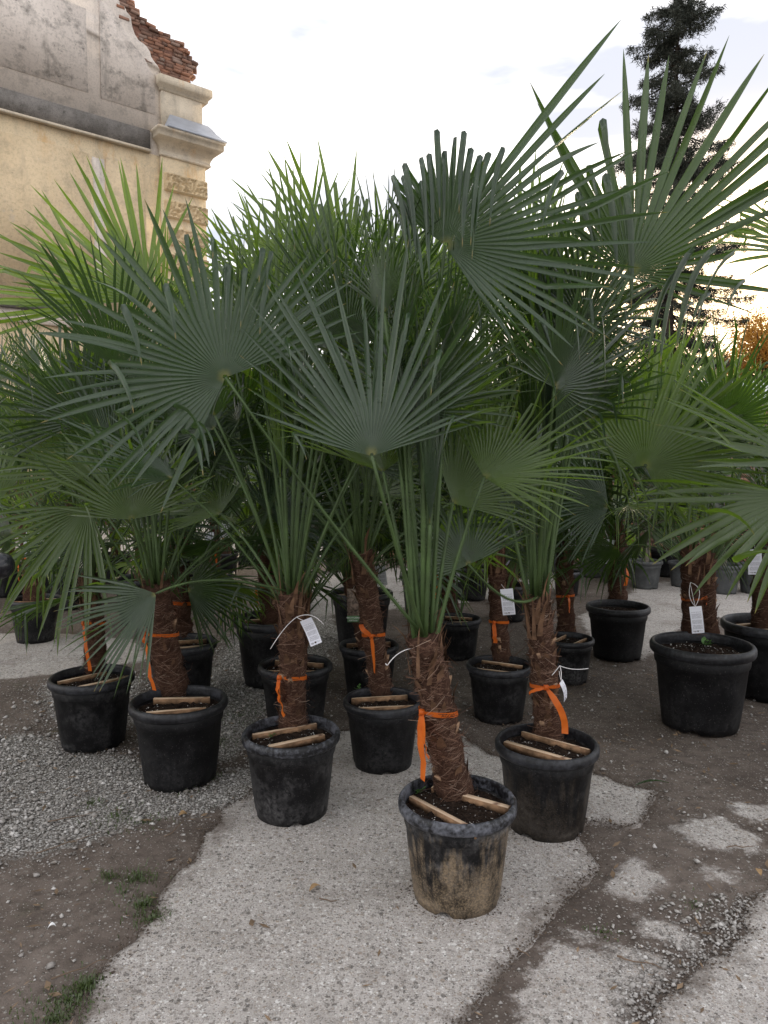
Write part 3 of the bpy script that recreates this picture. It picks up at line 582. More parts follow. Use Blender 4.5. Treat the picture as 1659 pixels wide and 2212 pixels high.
def add_trunk(root, O, B, T, r0, r1, rng, fibres=500, stubs=8, sheath=8):
    B, T = np.asarray(B, float), np.asarray(T, float); L = np.linalg.norm(T - B); n, k = max(10, int(L / .03)), 20
    mid = (B + T) / 2 + np.array([rng.normal(0, .012), rng.normal(0, .012), 0]); pts = bez(B, mid, T, n)
    t = np.linspace(0, 1, n); rad = (r0 * 1.22 - (r0 * 1.22 - r0) * np.minimum(1, t * 5)) * (1 - t) + r1 * t
    rad = rad * (1 + .05 * np.sin(t * L * 40 + rng.rand() * 6))
    V, polys = tube(pts, rad, k); V = V.reshape(n, k, 3); V += (V - pts[:, None]) * rng.normal(0, .085, (n, k, 1)); V = V.reshape(-1, 3)
    tk = obj('trunk', MB().add(V - O, *polys).mesh('trunk', True), M['trunk'], root)
    # criss-crossing hairy fibres
    m = fibres; h = rng.rand(m) ** .9 * (n - 1) * .999; i = h.astype(int); f = (h - i)[:, None]; c = pts[i] * (1 - f) + pts[i + 1] * f; rr = (rad[i] * 1.0)[:, None]
    ax = norm(pts[-1] - pts[0]); u = norm(np.cross(ax, [0, 1, .01])); v = np.cross(ax, u); a = rng.uniform(0, 2 * math.pi, m)[:, None]; sgn = rng.choice([-1, 1], m)[:, None]
    ln = rng.uniform(.03, .11, m)[:, None] * (1 + (rng.rand(m)[:, None] < .1) * .5); vert = rng.normal(-.05, .45, m)[:, None]; lift = np.where(rng.rand(m)[:, None] < .14, rng.uniform(.12, .5, (m, 1)), rng.uniform(.01, .08, (m, 1)))
    w = rng.uniform(.0006, .0014, m)[:, None]; rows = []
    for s in (0, .33, .67, 1.):
        aa = a + sgn * s * ln / rr * .8; out = np.cos(aa) * u + np.sin(aa) * v; p = c + out * (rr * 1.015 + lift * ln * s ** 1.6) + ax * (vert * ln * s) + np.array([0, 0, -1]) * lift * ln * s * s * .5
        rows.append(np.stack([p - ax * w, p + ax * w], 1))
    V = np.stack(rows, 1).reshape(-1, 3); b0 = (np.arange(m) * 8)[:, None] + np.arange(0, 6, 2)[None]; q = np.stack([b0, b0 + 1, b0 + 3, b0 + 2], -1).reshape(-1, 4)
    tag(obj('trunk_fibre', MB().add(V - O, q, lr=np.repeat(rng.rand(m), 8)), M['fibre'], tk), kind='stuff')
    for _ in range(stubs):                               # cut ends of old leaf stalks
        tt = rng.uniform(.03, .8); c0 = pts[int(tt * (n - 1))]; aa = rng.uniform(0, 6.28); out = math.cos(aa) * u + math.sin(aa) * v; sd = np.cross(ax, out); wd, hh = rng.uniform(.010, .018), rng.uniform(.025, .05)
        p = c0 + out * r0 * .93; q8 = [p - sd * wd, p + sd * wd, p + sd * wd * .7 + ax * hh + out * .016, p - sd * wd * .7 + ax * hh + out * .016, p - sd * wd - out * .02, p + sd * wd - out * .02, p + sd * wd * .6 + ax * hh * .9 - out * .008, p - sd * wd * .6 + ax * hh * .9 - out * .008]
        obj('leaf_stub', MB().add(np.array(q8) - O, [[0, 1, 2, 3], [4, 7, 6, 5], [0, 4, 5, 1], [1, 5, 6, 2], [2, 6, 7, 3], [3, 7, 4, 0]]), M['stub'] if rng.rand() < .6 else M['dry'], tk)
    mb = MB()
    for _ in range(sheath * 3):                          # ragged remains of old leaf bases standing off the trunk
        tt = rng.rand() ** .7 * .96; c0 = pts[int(tt * (n - 1))]; aa = rng.uniform(0, 6.28); out = math.cos(aa) * u + math.sin(aa) * v; sd = np.cross(ax, out); wd, hh = rng.uniform(.008, .020), rng.uniform(.03, .085); lf = rng.uniform(.1, .55); p = c0 + out * r0 * .96
        mb.add(np.array([p - sd * wd, p + sd * wd, p + sd * wd * .8 + ax * hh * .5 + out * hh * lf * .35, p - sd * wd * .8 + ax * hh * .5 + out * hh * lf * .35, p + ax * hh + out * hh * lf + sd * rng.normal(0, .01)]) - O, [[0, 1, 2, 3]], [[3, 2, 4]])
    for _ in range(sheath):                              # torn papery leaf sheaths among the stalks
        aa = rng.uniform(0, 6.28); out = np.array([math.cos(aa), math.sin(aa), 0]); sd = np.array([-out[1], out[0], 0]); hh = rng.uniform(.08, .24); p = T + out * r1 * .85 - np.array([0, 0, rng.uniform(.03, .2)]); wd = rng.uniform(.006, .016); cur = rng.uniform(-.02, .07)
        rows = [[p + np.array([0, 0, hh * s]) + out * (.02 * s + cur * s ** 3) + sd * wd * sg * (1 - s) ** .6 + sd * .02 * math.sin(aa * 3) * s * s for sg in (-1, 1)] for s in (0, .3, .6, .85, 1.)]
        mb.add(np.array(rows).reshape(-1, 3) - O, [[2 * k_, 2 * k_ + 1, 2 * k_ + 3, 2 * k_ + 2] for k_ in range(4)])
    if sheath: tag(obj('dry_sheath', mb, M['dry'], tk), kind='stuff')
    return pts, rad, u, v, ax
def strip(pts, wv, th=.0):
    pts, wv = np.asarray(pts, float), np.asarray(wv, float); n = len(pts); V = np.stack([pts - wv, pts + wv], 1).reshape(-1, 3); i = np.arange(n - 1) * 2
    return V, np.stack([i, i + 1, i + 3, i + 2], -1)
def add_ribbon(root, O, tr, f, knot_deg, tails, rng, w=.0085, text=None):
    w *= 1.2; tails = [(a_, b_, c_ * 1.05, d_ * 1.35) for a_, b_, c_, d_ in tails]
    """orange tape tied round the trunk; knot_deg = compass angle of the knot (270 faces the viewer's side)"""
    pts, rad, u, v, ax = tr; i = int(f * (len(pts) - 1)); c = pts[i]; rr = rad[i] * 1.10 + .004
    a = np.linspace(0, 2 * math.pi, 33); ex, ey = np.array([1., 0, 0]), np.array([0, 1., 0]); ring = c + rr * (np.cos(a)[:, None] * ex + np.sin(a)[:, None] * ey) + np.array([0, 0, 1]) * (.010 * np.sin(a - RAD(knot_deg) + 1.2))[:, None]
    dk = np.abs((a - RAD(knot_deg) + math.pi) % (2 * math.pi) - math.pi); ww = w * np.clip(.35 + dk * 1.1, .35, 1.)
    V, q = strip(ring, ax * ww[:, None]); rb = obj('ribbon', MB().add(V - O, q), M['ribbon'], root)
    ka = RAD(knot_deg); ko = np.array([math.cos(ka), math.sin(ka), 0]); K = c + ko * (rr + .006) + np.array([0, 0, .010 * math.sin(1.2)])
    kv = boxv(-.010, .010, -.008, .008, -.011, .011) + rng.normal(0, .002, (8, 3)); obj('ribbon_knot', MB().add(kv + K - O, BOXF), M['ribbon'], rb)
    for (dx, dz, L, wd) in tails:                        # each tail: sideways and downward run
        side = np.array([-ko[1], ko[0], 0]); n = 9; s = np.linspace(0, 1, n)[:, None]; wob_ = rng.normal(0, .006, (n, 1)) * s
        p = K + side * (dx * L * np.sin(s * 1.7)) + np.array([0, 0, 1]) * (dz * L * s + .03 * L * np.sin(s * 3)) + ko * (.012 * np.sin(s * 3.1) + wob_)
        yaw = rng.uniform(-.6, .6) + s[:, 0] * rng.uniform(-1.2, 1.2); d = norm(np.gradient(p, axis=0)); w0 = norm(np.cross(d, ko)); wv = (np.cos(yaw)[:, None] * w0 + np.sin(yaw)[:, None] * ko) * wd * (np.clip(.4 + 3 * s, 0, 1))
        V, q = strip(p, wv); obj('ribbon_tail', MB().add(V - O, q), M['ribbon'], rb)
    if text:
        V, polys = text_mesh(text, .019); cx = -.5 * V[:, 0].max(); aa = RAD(296) + (V[:, 0] + cx) / (rr + .003)
        P = c + (rr + .003) * (np.cos(aa)[:, None] * ex + np.sin(aa)[:, None] * ey) + np.array([0, 0, 1]) * (V[:, 1] - .0065 + .010 * np.sin(aa - RAD(knot_deg) + 1.2))[:, None]
        mb = MB(); mb.add(P - O, *polys); obj('print', mb, M['ink'], rb)
def text_mesh(body, size):
    cu = bpy.data.curves.new('t', 'FONT'); cu.body = body; cu.size = size; ob = bpy.data.objects.new('t', cu); COL.objects.link(ob)
    bpy.context.view_layer.update(); me = ob.evaluated_get(bpy.context.evaluated_depsgraph_get()).to_mesh()
    V = np.array([v.co[:] for v in me.vertices]); polys = [np.array([list(p.vertices)]) for p in me.polygons]
    bpy.data.objects.remove(ob); bpy.data.curves.remove(cu); return V, polys
def add_tag(root, O, top, down, face, string_from, w=.052, h=.105, curl=.010, name='price_tag', loop=None):
    """white printed card on a white string"""
    top = np.asarray(top, float); dn = norm(down); fc = np.asarray(face, float); fc = norm(fc - dn * (fc @ dn)); sd = np.cross(dn, fc); n = 7; rows, cu, cv = [], [], []
    for k in range(n):
        s = k / (n - 1); p = top + dn * h * s + fc * curl * math.sin(math.pi * s)
        for e in (-.5, .5): rows.append(p + sd * w * e); cu.append(e + .5); cv.append(s)
    V = np.array(rows); V2 = V - fc * .0008; i = np.arange(n - 1) * 2; q = np.stack([i, i + 1, i + 3, i + 2], -1)
    t = obj(name, MB().add(np.r_[V, V2] - O, q, q[:, ::-1] + 2 * n, cu=np.r_[cu, np.zeros(2 * n)], cv=np.r_[cv, np.zeros(2 * n)]), M['card'], root)
    V, polys = tube(bez(np.asarray(string_from), (np.asarray(string_from) + top) / 2 + np.array([0, 0, -.01]), top + dn * .008 + fc * .002, 7), .0013, 5); mb = MB().add(V - O, *polys)
    for lp in (loop or []):
        V, polys = tube(lp, .0017, 5); mb.add(V - O, *polys)
    obj('string', mb, M['string'], t)
    # the little tree mark and the written number at the foot of the card
    mk = MB(); c = top + dn * h * .93 + fc * (.0016 + curl * .2); a = np.linspace(0, 2 * math.pi, 9)[:-1]
    mk.add(c + (np.cos(a)[:, None] * sd + np.sin(a)[:, None] * dn) * .0042 - dn * .002 - O, np.arange(8)[None]); mk.add(np.array([c - sd * .0007, c + sd * .0007, c + sd * .0007 + dn * .005, c - sd * .0007 + dn * .005]) - O, [[0, 1, 2, 3]])
    for x0 in (.010, .014, .018): mk.add(np.array([c + sd * x0 + dn * .004, c + sd * (x0 + .0012) + dn * .004, c + sd * (x0 + .0030) - dn * .004, c + sd * (x0 + .0018) - dn * .004]) - O, [[0, 1, 2, 3]])
    obj('printed_mark', mk, M['ink'], t)
    return t
def add_weed(root, O, p, rng, n=6, size=.016):
    mb = MB()
    for _ in range(n):
        a = rng.uniform(0, 6.28); d = np.array([math.cos(a), math.sin(a), rng.uniform(.2, 1.2)]); d = norm(d); sd = norm(np.cross(d, [0, 0, 1])); c = p + d * size * rng.uniform(.3, 1.6); L = size * rng.uniform(.7, 1.3)
        mb.add(np.array([c, c + d * L * .5 + sd * L * .4, c + d * L, c + d * L * .5 - sd * L * .4]) - O, [[0, 1, 2, 3]])
        V, polys = tube(np.array([p, (p + c) / 2 + [0, 0, .004], c]), .0012, 4); mb.add(V - O, *polys)
    return obj('weed', mb, M['weed'], root)

# ------------------------------------------------------------------ the potted palms
def low_fronds(root, O, T, n, rng, avoid=None, nl=28):
    for i in range(n):
        for _ in range(20):
            az = rng.uniform(0, 360)
            if avoid is None or abs((az - avoid[0] + 180) % 360 - 180) > avoid[1]: break
        az = RAD(az); rad = np.array([math.cos(az), math.sin(az), 0]); e = RAD(rng.uniform(0, 38)); l = rng.uniform(.4, .75); base = T + rad * .04 - np.array([0, 0, .1]); hub = base + (rad * math.cos(e) + np.array([0, 0, math.sin(e)])) * l
        e2 = RAD(rng.uniform(-60, -5)); roll = rng.normal(0, .5); ax = rad * math.cos(e2) + np.array([0, 0, math.sin(e2)]); nr = -rad * math.sin(e2) + np.array([0, 0, math.cos(e2)]); nr = nr * math.cos(roll) + np.cross(nr, ax) * math.sin(roll)
        add_frond(root, O, base, hub, ax, nr, rng.uniform(.42, .60), rng.uniform(55, 100), nl, rng, False, mid=base + norm(hub - base + [0, 0, .35]) * l * .5, droop=.5, foldp=.25, pr=.006)
PALMS = {}
def palm(key, cx, ry, w, label, top=None, hh=.50, gen=18, seed=1, lp=(.8, 1.35), R=(.48, .68), elev=(88, 14), skip=None, fib=500, stubs=6, sheath=8, tr=.062, z0=-.003,
         mud=0., dust=.25, rim_dust_light=.25, slats=None, near=False, ribbon=None, nl=34, base=None, foldp=.14, spears=2, droop=.25, dY=0., az0=None, lean=(0, 0), double=False, pr=.0066, low=3):
    rng = np.random.RandomState(seed); X, Y, s = pot_at(cx, ry, w); O = np.array([X, Y, z0])
    root = empty('potted_palm', O); tag(root, label, 'palm', 'potted fan palms set out across the yard')
    add_pot(root, s, rng.uniform(0, 6.28), mud, dust, rim_dust_light, slats, seed, near)
    B = O + np.array([0, 0, .32 * s])
    if base is not None: g = ground(base[0], base[1], .34 * s); B = np.array([g[0], g[1], .31 * s])
    T = at(top[0], top[1], Y + dY) if top is not None else O + np.array([rng.normal(0, .05), rng.normal(0, .05), .37 * s + hh])
    t = add_trunk(root, O, B, T, tr, tr * .92, rng, fib, stubs, sheath)
    if double:
        B2, T2 = B + np.array([.13, .04, 0]), T + np.array([.12, .05, -.06]); add_trunk(root, O, B2, T2, tr * .95, tr * .9, rng, fib, stubs, sheath)
        crown(root, O, T2, gen // 2, rng, lp, R, elev, az0, skip, near, nl, droop, foldp, lean, 1, pr)
    crown(root, O, T, gen, rng, lp, R, elev, az0, skip, near, nl, droop, foldp, lean, spears, pr)
    low_fronds(root, O, T, low, rng, (270, 75) if near else (270, 40))
    if ribbon: add_ribbon(root, O, t, *ribbon[:2], ribbon[2], rng, text=ribbon[3] if len(ribbon) > 3 else None, w=ribbon[4] if len(ribbon) > 4 else .0085)
    PALMS[key] = dict(root=root, O=O, T=T, Y=Y, s=s, t=t, rng=rng)
    return PALMS[key]
def hero(key, hub, Y, ang, dz=0., nrm=(0, -1, .25), R=.65, spread=85, n=38, teeth=True, mid=None, fromT=None, pr=.0076, fsign=1., **kw):
    """a leaf read off the photograph: hub position, the direction its middle leaflet points (angle up from the right), how far it leans away"""
    p = PALMS[key]; H = at(hub[0], hub[1], Y); a = RAD(ang); ax = np.array([math.cos(a), dz, math.sin(a)])
    T = p['T'] if fromT is None else at(*fromT); m = None if mid is None else at(*mid)
    return add_frond(p['root'], p['O'], T, H, ax, np.asarray(nrm, float), R, spread, n, p['rng'], teeth, mid=m, pr=pr, fsign=fsign, **kw)

CAMSKIP = (270, 62, 66)
palm(1, 988, 1722, 257, 'palm in mud-caked scuffed pot, two pine battens over its soil', top=(915, 1375), base=(985, 1712), low=0, gen=12, seed=11, lp=(.75, 1.15), R=(.42, .56), elev=(89, 79), skip=(270, 85, 95), fib=2600, stubs=16, sheath=20, tr=.066,
     z0=.004, mud=1., dust=.8, rim_dust_light=1., slats=RAD(-42), near=True, ribbon=(.60, 215, [(.25, -1., .16, .011), (.05, -1., .25, .013)], 'AGGIO', .0095), nl=36, dY=-.02, spears=4, lean=(-.03, 0))
palm(2, 1181, 1600, 222, 'palm with ribbon bow and white wire twist in black pot beside the mud-caked pot', top=(1162, 1290), base=(1185, 1592), low=0, gen=12, seed=112, lp=(.85, 1.35), elev=(89, 75), skip=(270, 85, 95), fib=2000, stubs=8, sheath=22, tr=.060,
     z0=.004, mud=.14, dust=.2, rim_dust_light=.25, slats=RAD(-38), near=True, ribbon=(.42, 262, [(-.55, -.25, .13, .006), (.42, -1., .20, .011)]), nl=36, spears=3)
palm(3, 629, 1578, 212, 'palm with printed tag on curled white wire, pot with dusty grey rim', top=(628, 1280), base=(632, 1568), low=1, gen=14, seed=13, lp=(.8, 1.25), elev=(88, 34), skip=CAMSKIP, fib=1900, stubs=8, sheath=18, tr=.062,
     z0=.004, mud=.0, dust=.5, rim_dust_light=.8, slats=RAD(28), near=True, ribbon=(.42, 222, [(.12, -1., .18, .012), (-.05, -1., .12, .009)]), nl=35, spears=3)
palm(4, 827, 1508, 172, 'slender leaning palm with long ribbon tail hanging down its trunk, between two slab-edge palms', top=(780, 1190), base=(825, 1497), low=1, gen=15, seed=14, lp=(.8, 1.35), elev=(88, 30), skip=CAMSKIP, fib=1500, stubs=7, sheath=12, tr=.062,
     z0=.004, dust=.2, slats=RAD(12), near=True, ribbon=(.46, 262, [(-.45, .5, .12, .010), (.08, -1., .20, .011)]), nl=35)
palm(5, 386, 1507, 208, 'palm with thick hairy leaning trunk and pale cream batten across its pot, on the gravel', top=(335, 1260), base=(378, 1493), gen=14, seed=15, lp=(.7, 1.25), elev=(88, 26), skip=CAMSKIP, fib=2200, stubs=5, sheath=12, tr=.078,
     dust=.15, slats=RAD(10), near=True, ribbon=(.62, 215, [(.5, -1., .26, .011), (.2, -.7, .07, .008)]), nl=35)
palm(6, 198, 1455, 178, 'palm whose lowest leaf hangs limply over its trunk and ribbon loop', top=(190, 1245), base=(203, 1447), gen=14, seed=16, lp=(.7, 1.25), elev=(88, 26), skip=CAMSKIP, fib=1200, stubs=5, sheath=10, tr=.060,
     dust=.3, slats=RAD(48), near=True, ribbon=(.55, 235, [(.2, -1., .27, .009), (.4, .6, .07, .007)]), nl=35)
palm(7, 1078, 1430, 142, 'palm with white tag above its ribbon, behind the palm with the ribbon bow', top=(1072, 1180), base=(1085, 1425), gen=15, seed=17, skip=CAMSKIP, fib=900, tr=.058, slats=RAD(-22), near=True, ribbon=(.40, 235, [(.1, -1., .13, .010)]), lp=(.8, 1.35), elev=(88, 28))
palm(8, 1517, 1385, 215, 'twin-trunked palm in very large black pot with weeds in its soil', top=(1492, 1185), base=(1497, 1375), low=2, gen=12, seed=18, skip=CAMSKIP, fib=1100, tr=.068, dust=.15, near=True, double=True, lp=(.5, .85), elev=(80, 30), pr=.0066, ribbon=(.5, 330, [(.1, -1., .05, .008)]))
palm(9, 1660, 1340, 190, 'stout palm with tag high on its trunk, next to the twin-trunked palm', top=(1652, 1110), gen=9, seed=19, skip=(240, 80, 50), fib=1000, tr=.095, dust=.15, slats=RAD(10), lp=(.5, .8), elev=(58, 12), spears=1, low=0)
palm(10, 1335, 1305, 135, 'palm with sunlit glowing ribbon on its side, alone on pale concrete by the grey pots', top=(1332, 1140), base=(1335, 1298), gen=18, seed=20, fib=900, tr=.075, dust=.1, ribbon=(.62, 330, [(.1, .5, .1, .012), (-.1, -1., .22, .013)]), lp=(.65, 1.05), elev=(82, 18))
palm(11, 638, 1430, 161, 'palm standing directly behind the tagged slab-edge palm, battens over its pot', hh=.45, gen=18, seed=21, slats=RAD(-12), near=True, fib=500, lp=(.9, 1.5), skip=CAMSKIP)
palm(12, 797, 1388, 130, 'palm standing directly behind the slender leaning palm', hh=.5, gen=18, seed=22, slats=RAD(6), near=True, fib=400, lp=(.9, 1.5), skip=CAMSKIP)
palm(13, 588, 1330, 168, 'dark-trunked palm in broad pot on gravel with short ribbon end showing', top=(575, 1175), gen=18, seed=23, tr=.075, slats=RAD(20), ribbon=(.5, 200, [(.05, -1., .15, .013)]), lp=(.9, 1.45))
palm(14, 781, 1275, 137, 'palm in wide pot with white string lying over its rim', hh=.5, gen=18, seed=24, lp=(.9, 1.45), slats=RAD(30))
palm(15, 1227, 1375, 112, 'palm with small ribbon knot, batten end sticking up in its narrow dusty pot', top=(1222, 1170), base=(1225, 1368), gen=18, seed=25, tr=.066, dust=.6, slats=RAD(55), ribbon=(.46, 275, [(.05, -1., .12, .011)]), lp=(.85, 1.4))
palm(16, 989, 1332, 102, 'palm with dark trunk leaning towards the ribbon tied near its crown, small pot with battens', top=(945, 1165), base=(975, 1325), gen=18, seed=26, tr=.072, slats=RAD(-6), ribbon=(.62, 225, [(0, -1., .28, .014)]), lp=(.85, 1.4))
palm(17, 463, 1235, 87, 'small palm with hanging ribbon strip on open gravel, pale batten in pot', top=(462, 1095), gen=18, seed=27, slats=RAD(5), ribbon=(.45, 275, [(.12, -1., .2, .015)]), tr=.06, dust=.1)
palm(18, 76, 1290, 109, 'palm with stout dark trunk, white tag and orange tie, beside the black handlebar grip', top=(62, 1130), gen=18, seed=28, tr=.085, slats=RAD(0), ribbon=(.62, 215, [(.2, -1., .3, .014)]), dust=.3, low=1)
palm(19, 150, 1232, 95, 'palm behind the drooping-leaf palm, thick trunk in ridged pot', top=(157, 1080), gen=18, seed=29, tr=.085, dust=.4)
palm(20, 108, 1212, 80, 'palm at the back with ribbon fluttering at trunk side, half hidden pot', hh=.6, gen=18, seed=30, tr=.08, ribbon=(.6, 330, [(.6, .3, .15, .014)]))
palm(21, 392, 1382, 152, 'palm with straight brown trunk and wide orange band, behind the hairy leaning trunk', top=(388, 1190), base=(395, 1375), gen=18, seed=31, tr=.068, fib=900, slats=RAD(18), near=True, ribbon=(.45, 215, [(.4, -1., .12, .014)], None, .013), skip=CAMSKIP)
palm(22, 304, 1245, 118, 'palm in broad pot with pale dried soil, seen under the low leaves', hh=.5, gen=18, seed=32, dust=.4)
palm(23, 925, 1238, 125, 'palm in tall black pot hidden by leaning dark trunk', hh=.5, gen=18, seed=33)
palm(24, 727, 1182, 60, 'far palm in weathered streaked pot by the green weeds', hh=.55, gen=18, seed=34, mud=.4, dust=.6)
palm(25, 1018, 1222, 84, 'palm in matt black pot with white tag, behind the small pot with battens', hh=.55, gen=18, seed=35)
palm(26, 1098, 1260, 92, 'palm with tag low among stalks, pot hidden behind white-tagged palm', hh=.55, gen=18, seed=36)
palm(27, 638, 1250, 76, 'palm with thin old pot rim behind the dark-trunked gravel palm', hh=.5, gen=18, seed=37, dust=.5)
palm(28, 488, 1192, 62, 'palm with two pale tags just behind the small palm on open gravel', hh=.5, gen=18, seed=38, ribbon=(.5, 300, [(.4, .3, .1, .012)]))
palm(29, 535, 1165, 62, 'far palm in deep black pot near the pale open yard', hh=.5, gen=18, seed=39)
palm(30, 1225, 1232, 62, 'palm with pale rim edge behind the narrow dusty pot', hh=.55, gen=12, seed=40, rim_dust_light=1.)  # full rim value paints the white light on this rim
for key, px, Yb, lab in ((41, 1130, 10.4, 'tall palm by the brick wall behind the grey pots, its fan nearest the wall end'), (42, 1300, 10.6, 'palm against brick wall behind the weathered cut stump'), (43, 1440, 10.5, 'palm with pale fans at the brick wall, behind the grey pot with weeds'),
                         (44, 1560, 10.6, 'palm at the brick wall below the white shed roof'), (45, 1760, 9.6, 'palm at the brick wall beyond the stout tagged palm'), (46, 400, 10.5, 'far palm on pale yard towards the ruined building'), (47, 250, 10.0, 'far palm standing before the ruined building wall'), (48, 20, 9.0, 'far palm below the stained ledge of the ruin')):
    g = at(px, 1200, Yb); rimy = 1106 + FPX * math.tan(math.atan((CAMH - .39) / Yb) - PITCH); palm(key, px, rimy, FPX * .46 / Yb / 1.0, lab, hh=.5, gen=13, seed=key * 3, nl=28, lp=(.55, .9))
palm(50, 1880, 1500, 190, 'palm standing off to the side whose leaf tips reach over the twin-trunked palm', hh=.6, gen=3, seed=77, skip=(190, 100, 95), lp=(.8, 1.2), elev=(85, 40), low=0)

# leaves read off the photograph
hero(1, (962, 530), 2.62, 42, .05, (0, -1, .22), R=.74, spread=100, n=39, folds=[(14, 62, 1., .42, .58), (62, 100, .95, .36, .52), (-100, 14, .12, .6, .8)], longs=[(12, 1.28), (6, 1.2), (0, 1.12)], droop=.12, lat=.22, mid=(905, 900, 2.7), leaf='leaf_blue')
hero(1, (803, 985), 2.42, 92, .16, (0, -1, .3), R=.70, spread=72, n=29, folds=[(-72, 72, .06, .6, .8)], foldp=.02, droop=.05, lat=.45, mid=(870, 1240, 2.55), leaf='leaf_blue')
hero(1, (487, 815), 2.55, 135, .05, (.1, -1, .2), R=.63, spread=112, n=43, folds=[(-75, -22, .7, .62, .82), (20, 50, .3, .5, .7), (80, 112, .5, .25, .5)], foldp=.12, droop=.22, lat=.22, mid=(700, 1120, 2.62), pr=.0082, leaf='leaf_blue')
hero(2, (1360, 590), 3.0, 62, .10, (-.1, -1, .2), R=1.0, fuse=.33, spread=92, n=34, folds=[(-92, -45, .75, .3, .6), (30, 92, .6, .4, .7)], foldp=.05, droop=.10, lat=.55, mid=(1210, 950, 3.2), leaf='leaf')
hero(2, (1198, 837), 2.95, 50, .25, (.1, -.7, -.7), R=.58, spread=115, n=45, foldp=.25, droop=.25, mid=(1170, 1060, 3.1), leaf='leaf_blue')
hero(2, (1012, 1219), 2.95, 112, .10, (.1, -.6, .8), R=.36, spread=88, n=35, foldp=.1, droop=.20, lat=.1, mid=(1100, 1330, 3.1), pr=.007)
hero(8, (1394, 1006), 4.1, 58, .15, (0, -1, .3), R=.80, spread=125, n=49, folds=[(-125, -80, .5, .2, .5), (90, 125, .6, .2, .5)], foldp=.05, droop=.12, lat=.35, leaf='leaf_light')
hero(6, (193, 1095), 3.75, 238, -.35, (.2, -.8, .7), R=.74, spread=56, n=22, foldp=.22, droop=.5, lat=.15, mid=(195, 1050, 3.95))
hero(3, (337, 1282), 3.0, 220, -.2, (.2, -.7, .9), R=.44, spread=58, n=23, foldp=.1, droop=.35, lat=.1, mid=(450, 1225, 3.2), pr=.006)
hero(6, (186, 907), 3.9, 125, -.1, (.1, -.9, -.4), R=.66, spread=78, n=31, foldp=.25, droop=.3)
hero(6, (203, 1022), 4.0, 142, .05, (.1, -1, .3), R=.70, spread=62, n=24, foldp=.05, droop=.1, leaf='leaf_light')
hero(5, (285, 1122), 3.45, 95, .1, (0, -1, .35), R=.52, spread=80, n=31, foldp=.05, droop=.1)
hero(5, (309, 652), 3.9, 126, .12, (.1, -1, .1), R=.80, spread=58, n=23, foldp=.03, droop=.04, lat=.2, leaf='leaf_light')
hero(6, (225, 660), 4.1, 158, .1, (.1, -1, .2), R=.80, spread=40, n=16, foldp=.05, droop=.06, lat=.1, leaf='leaf_light')
hero(5, (345, 690), 4.2, 55, .2, (0, -1, .2), R=.55, spread=50, n=20, foldp=.1, droop=.05, leaf='leaf_light')
hero(4, (745, 590), 3.9, 125, .1, (.1, -1, .1), R=.72, spread=55, n=22, folds=[(-55, -8, .9, .5, .7)], foldp=.02, droop=.06, lat=.1, leaf='leaf_light')
hero(3, (650, 600), 3.8, 88, .1, (0, -1, .1), R=.60, spread=48, n=19, foldp=.03, droop=.04)
hero(3, (545, 700), 3.6, 118, .15, (.1, -1, .2), R=.56, spread=70, n=27, foldp=.15, droop=.15, leaf='leaf_light')
hero(7, (1120, 640), 4.3, 95, .1, (0, -1, .1), R=.78, spread=75, n=29, foldp=.06, droop=.05)
hero(7, (1000, 700), 4.5, 110, .1, (0, -.8, -.5), R=.70, spread=95, n=37, foldp=.4, droop=.3)
hero(9, (1755, 545), 3.6, 168, -.1, (-.1, -.7, .7), R=.66, spread=45, n=18, foldp=.25, droop=.25)
hero(9, (1780, 1010), 3.9, 166, -.1, (0, -.8, .7), R=1.0, spread=20, n=10, foldp=.0, droop=.06, wmul=1.2, lat=.1, leaf='leaf_light')
hero(9, (1730, 1070), 3.7, 198, -.2, (0, -.8, .8), R=.86, spread=36, n=14, foldp=.2, droop=.25, lat=.1, wmul=1.1, leaf='leaf_light')
hero(10, (1440, 900), 5.2, 60, .1, (0, -1, .2), R=.80, spread=50, n=20, foldp=.02, droop=.04, leaf='leaf_light')
hero(18, (93, 1113), 5.2, 165, -.3, (0, -.4, -.9), R=.70, spread=30, n=12, foldp=.1, droop=.15, wmul=1.2)

hero(4, (868, 640), 3.7, 82, .1, (.2, -.7, -.6), R=.58, spread=70, n=27, foldp=.35, droop=.1, fsign=-1.)
hero(12, (930, 600), 4.7, 98, .1, (-.3, -.8, -.3), R=.66, spread=85, n=33, foldp=.3, droop=.1)
hero(11, (600, 640), 4.3, 105, .1, (.3, -.9, .1), R=.66, spread=60, n=24, foldp=.1, droop=.06)
hero(12, (800, 700), 4.6, 75, .1, (.4, -.9, .2), R=.70, spread=65, n=25, foldp=.15, droop=.06)
hero(4, (700, 760), 3.7, 60, .2, (-.5, -.8, -.2), R=.60, spread=75, n=29, foldp=.2, droop=.1)

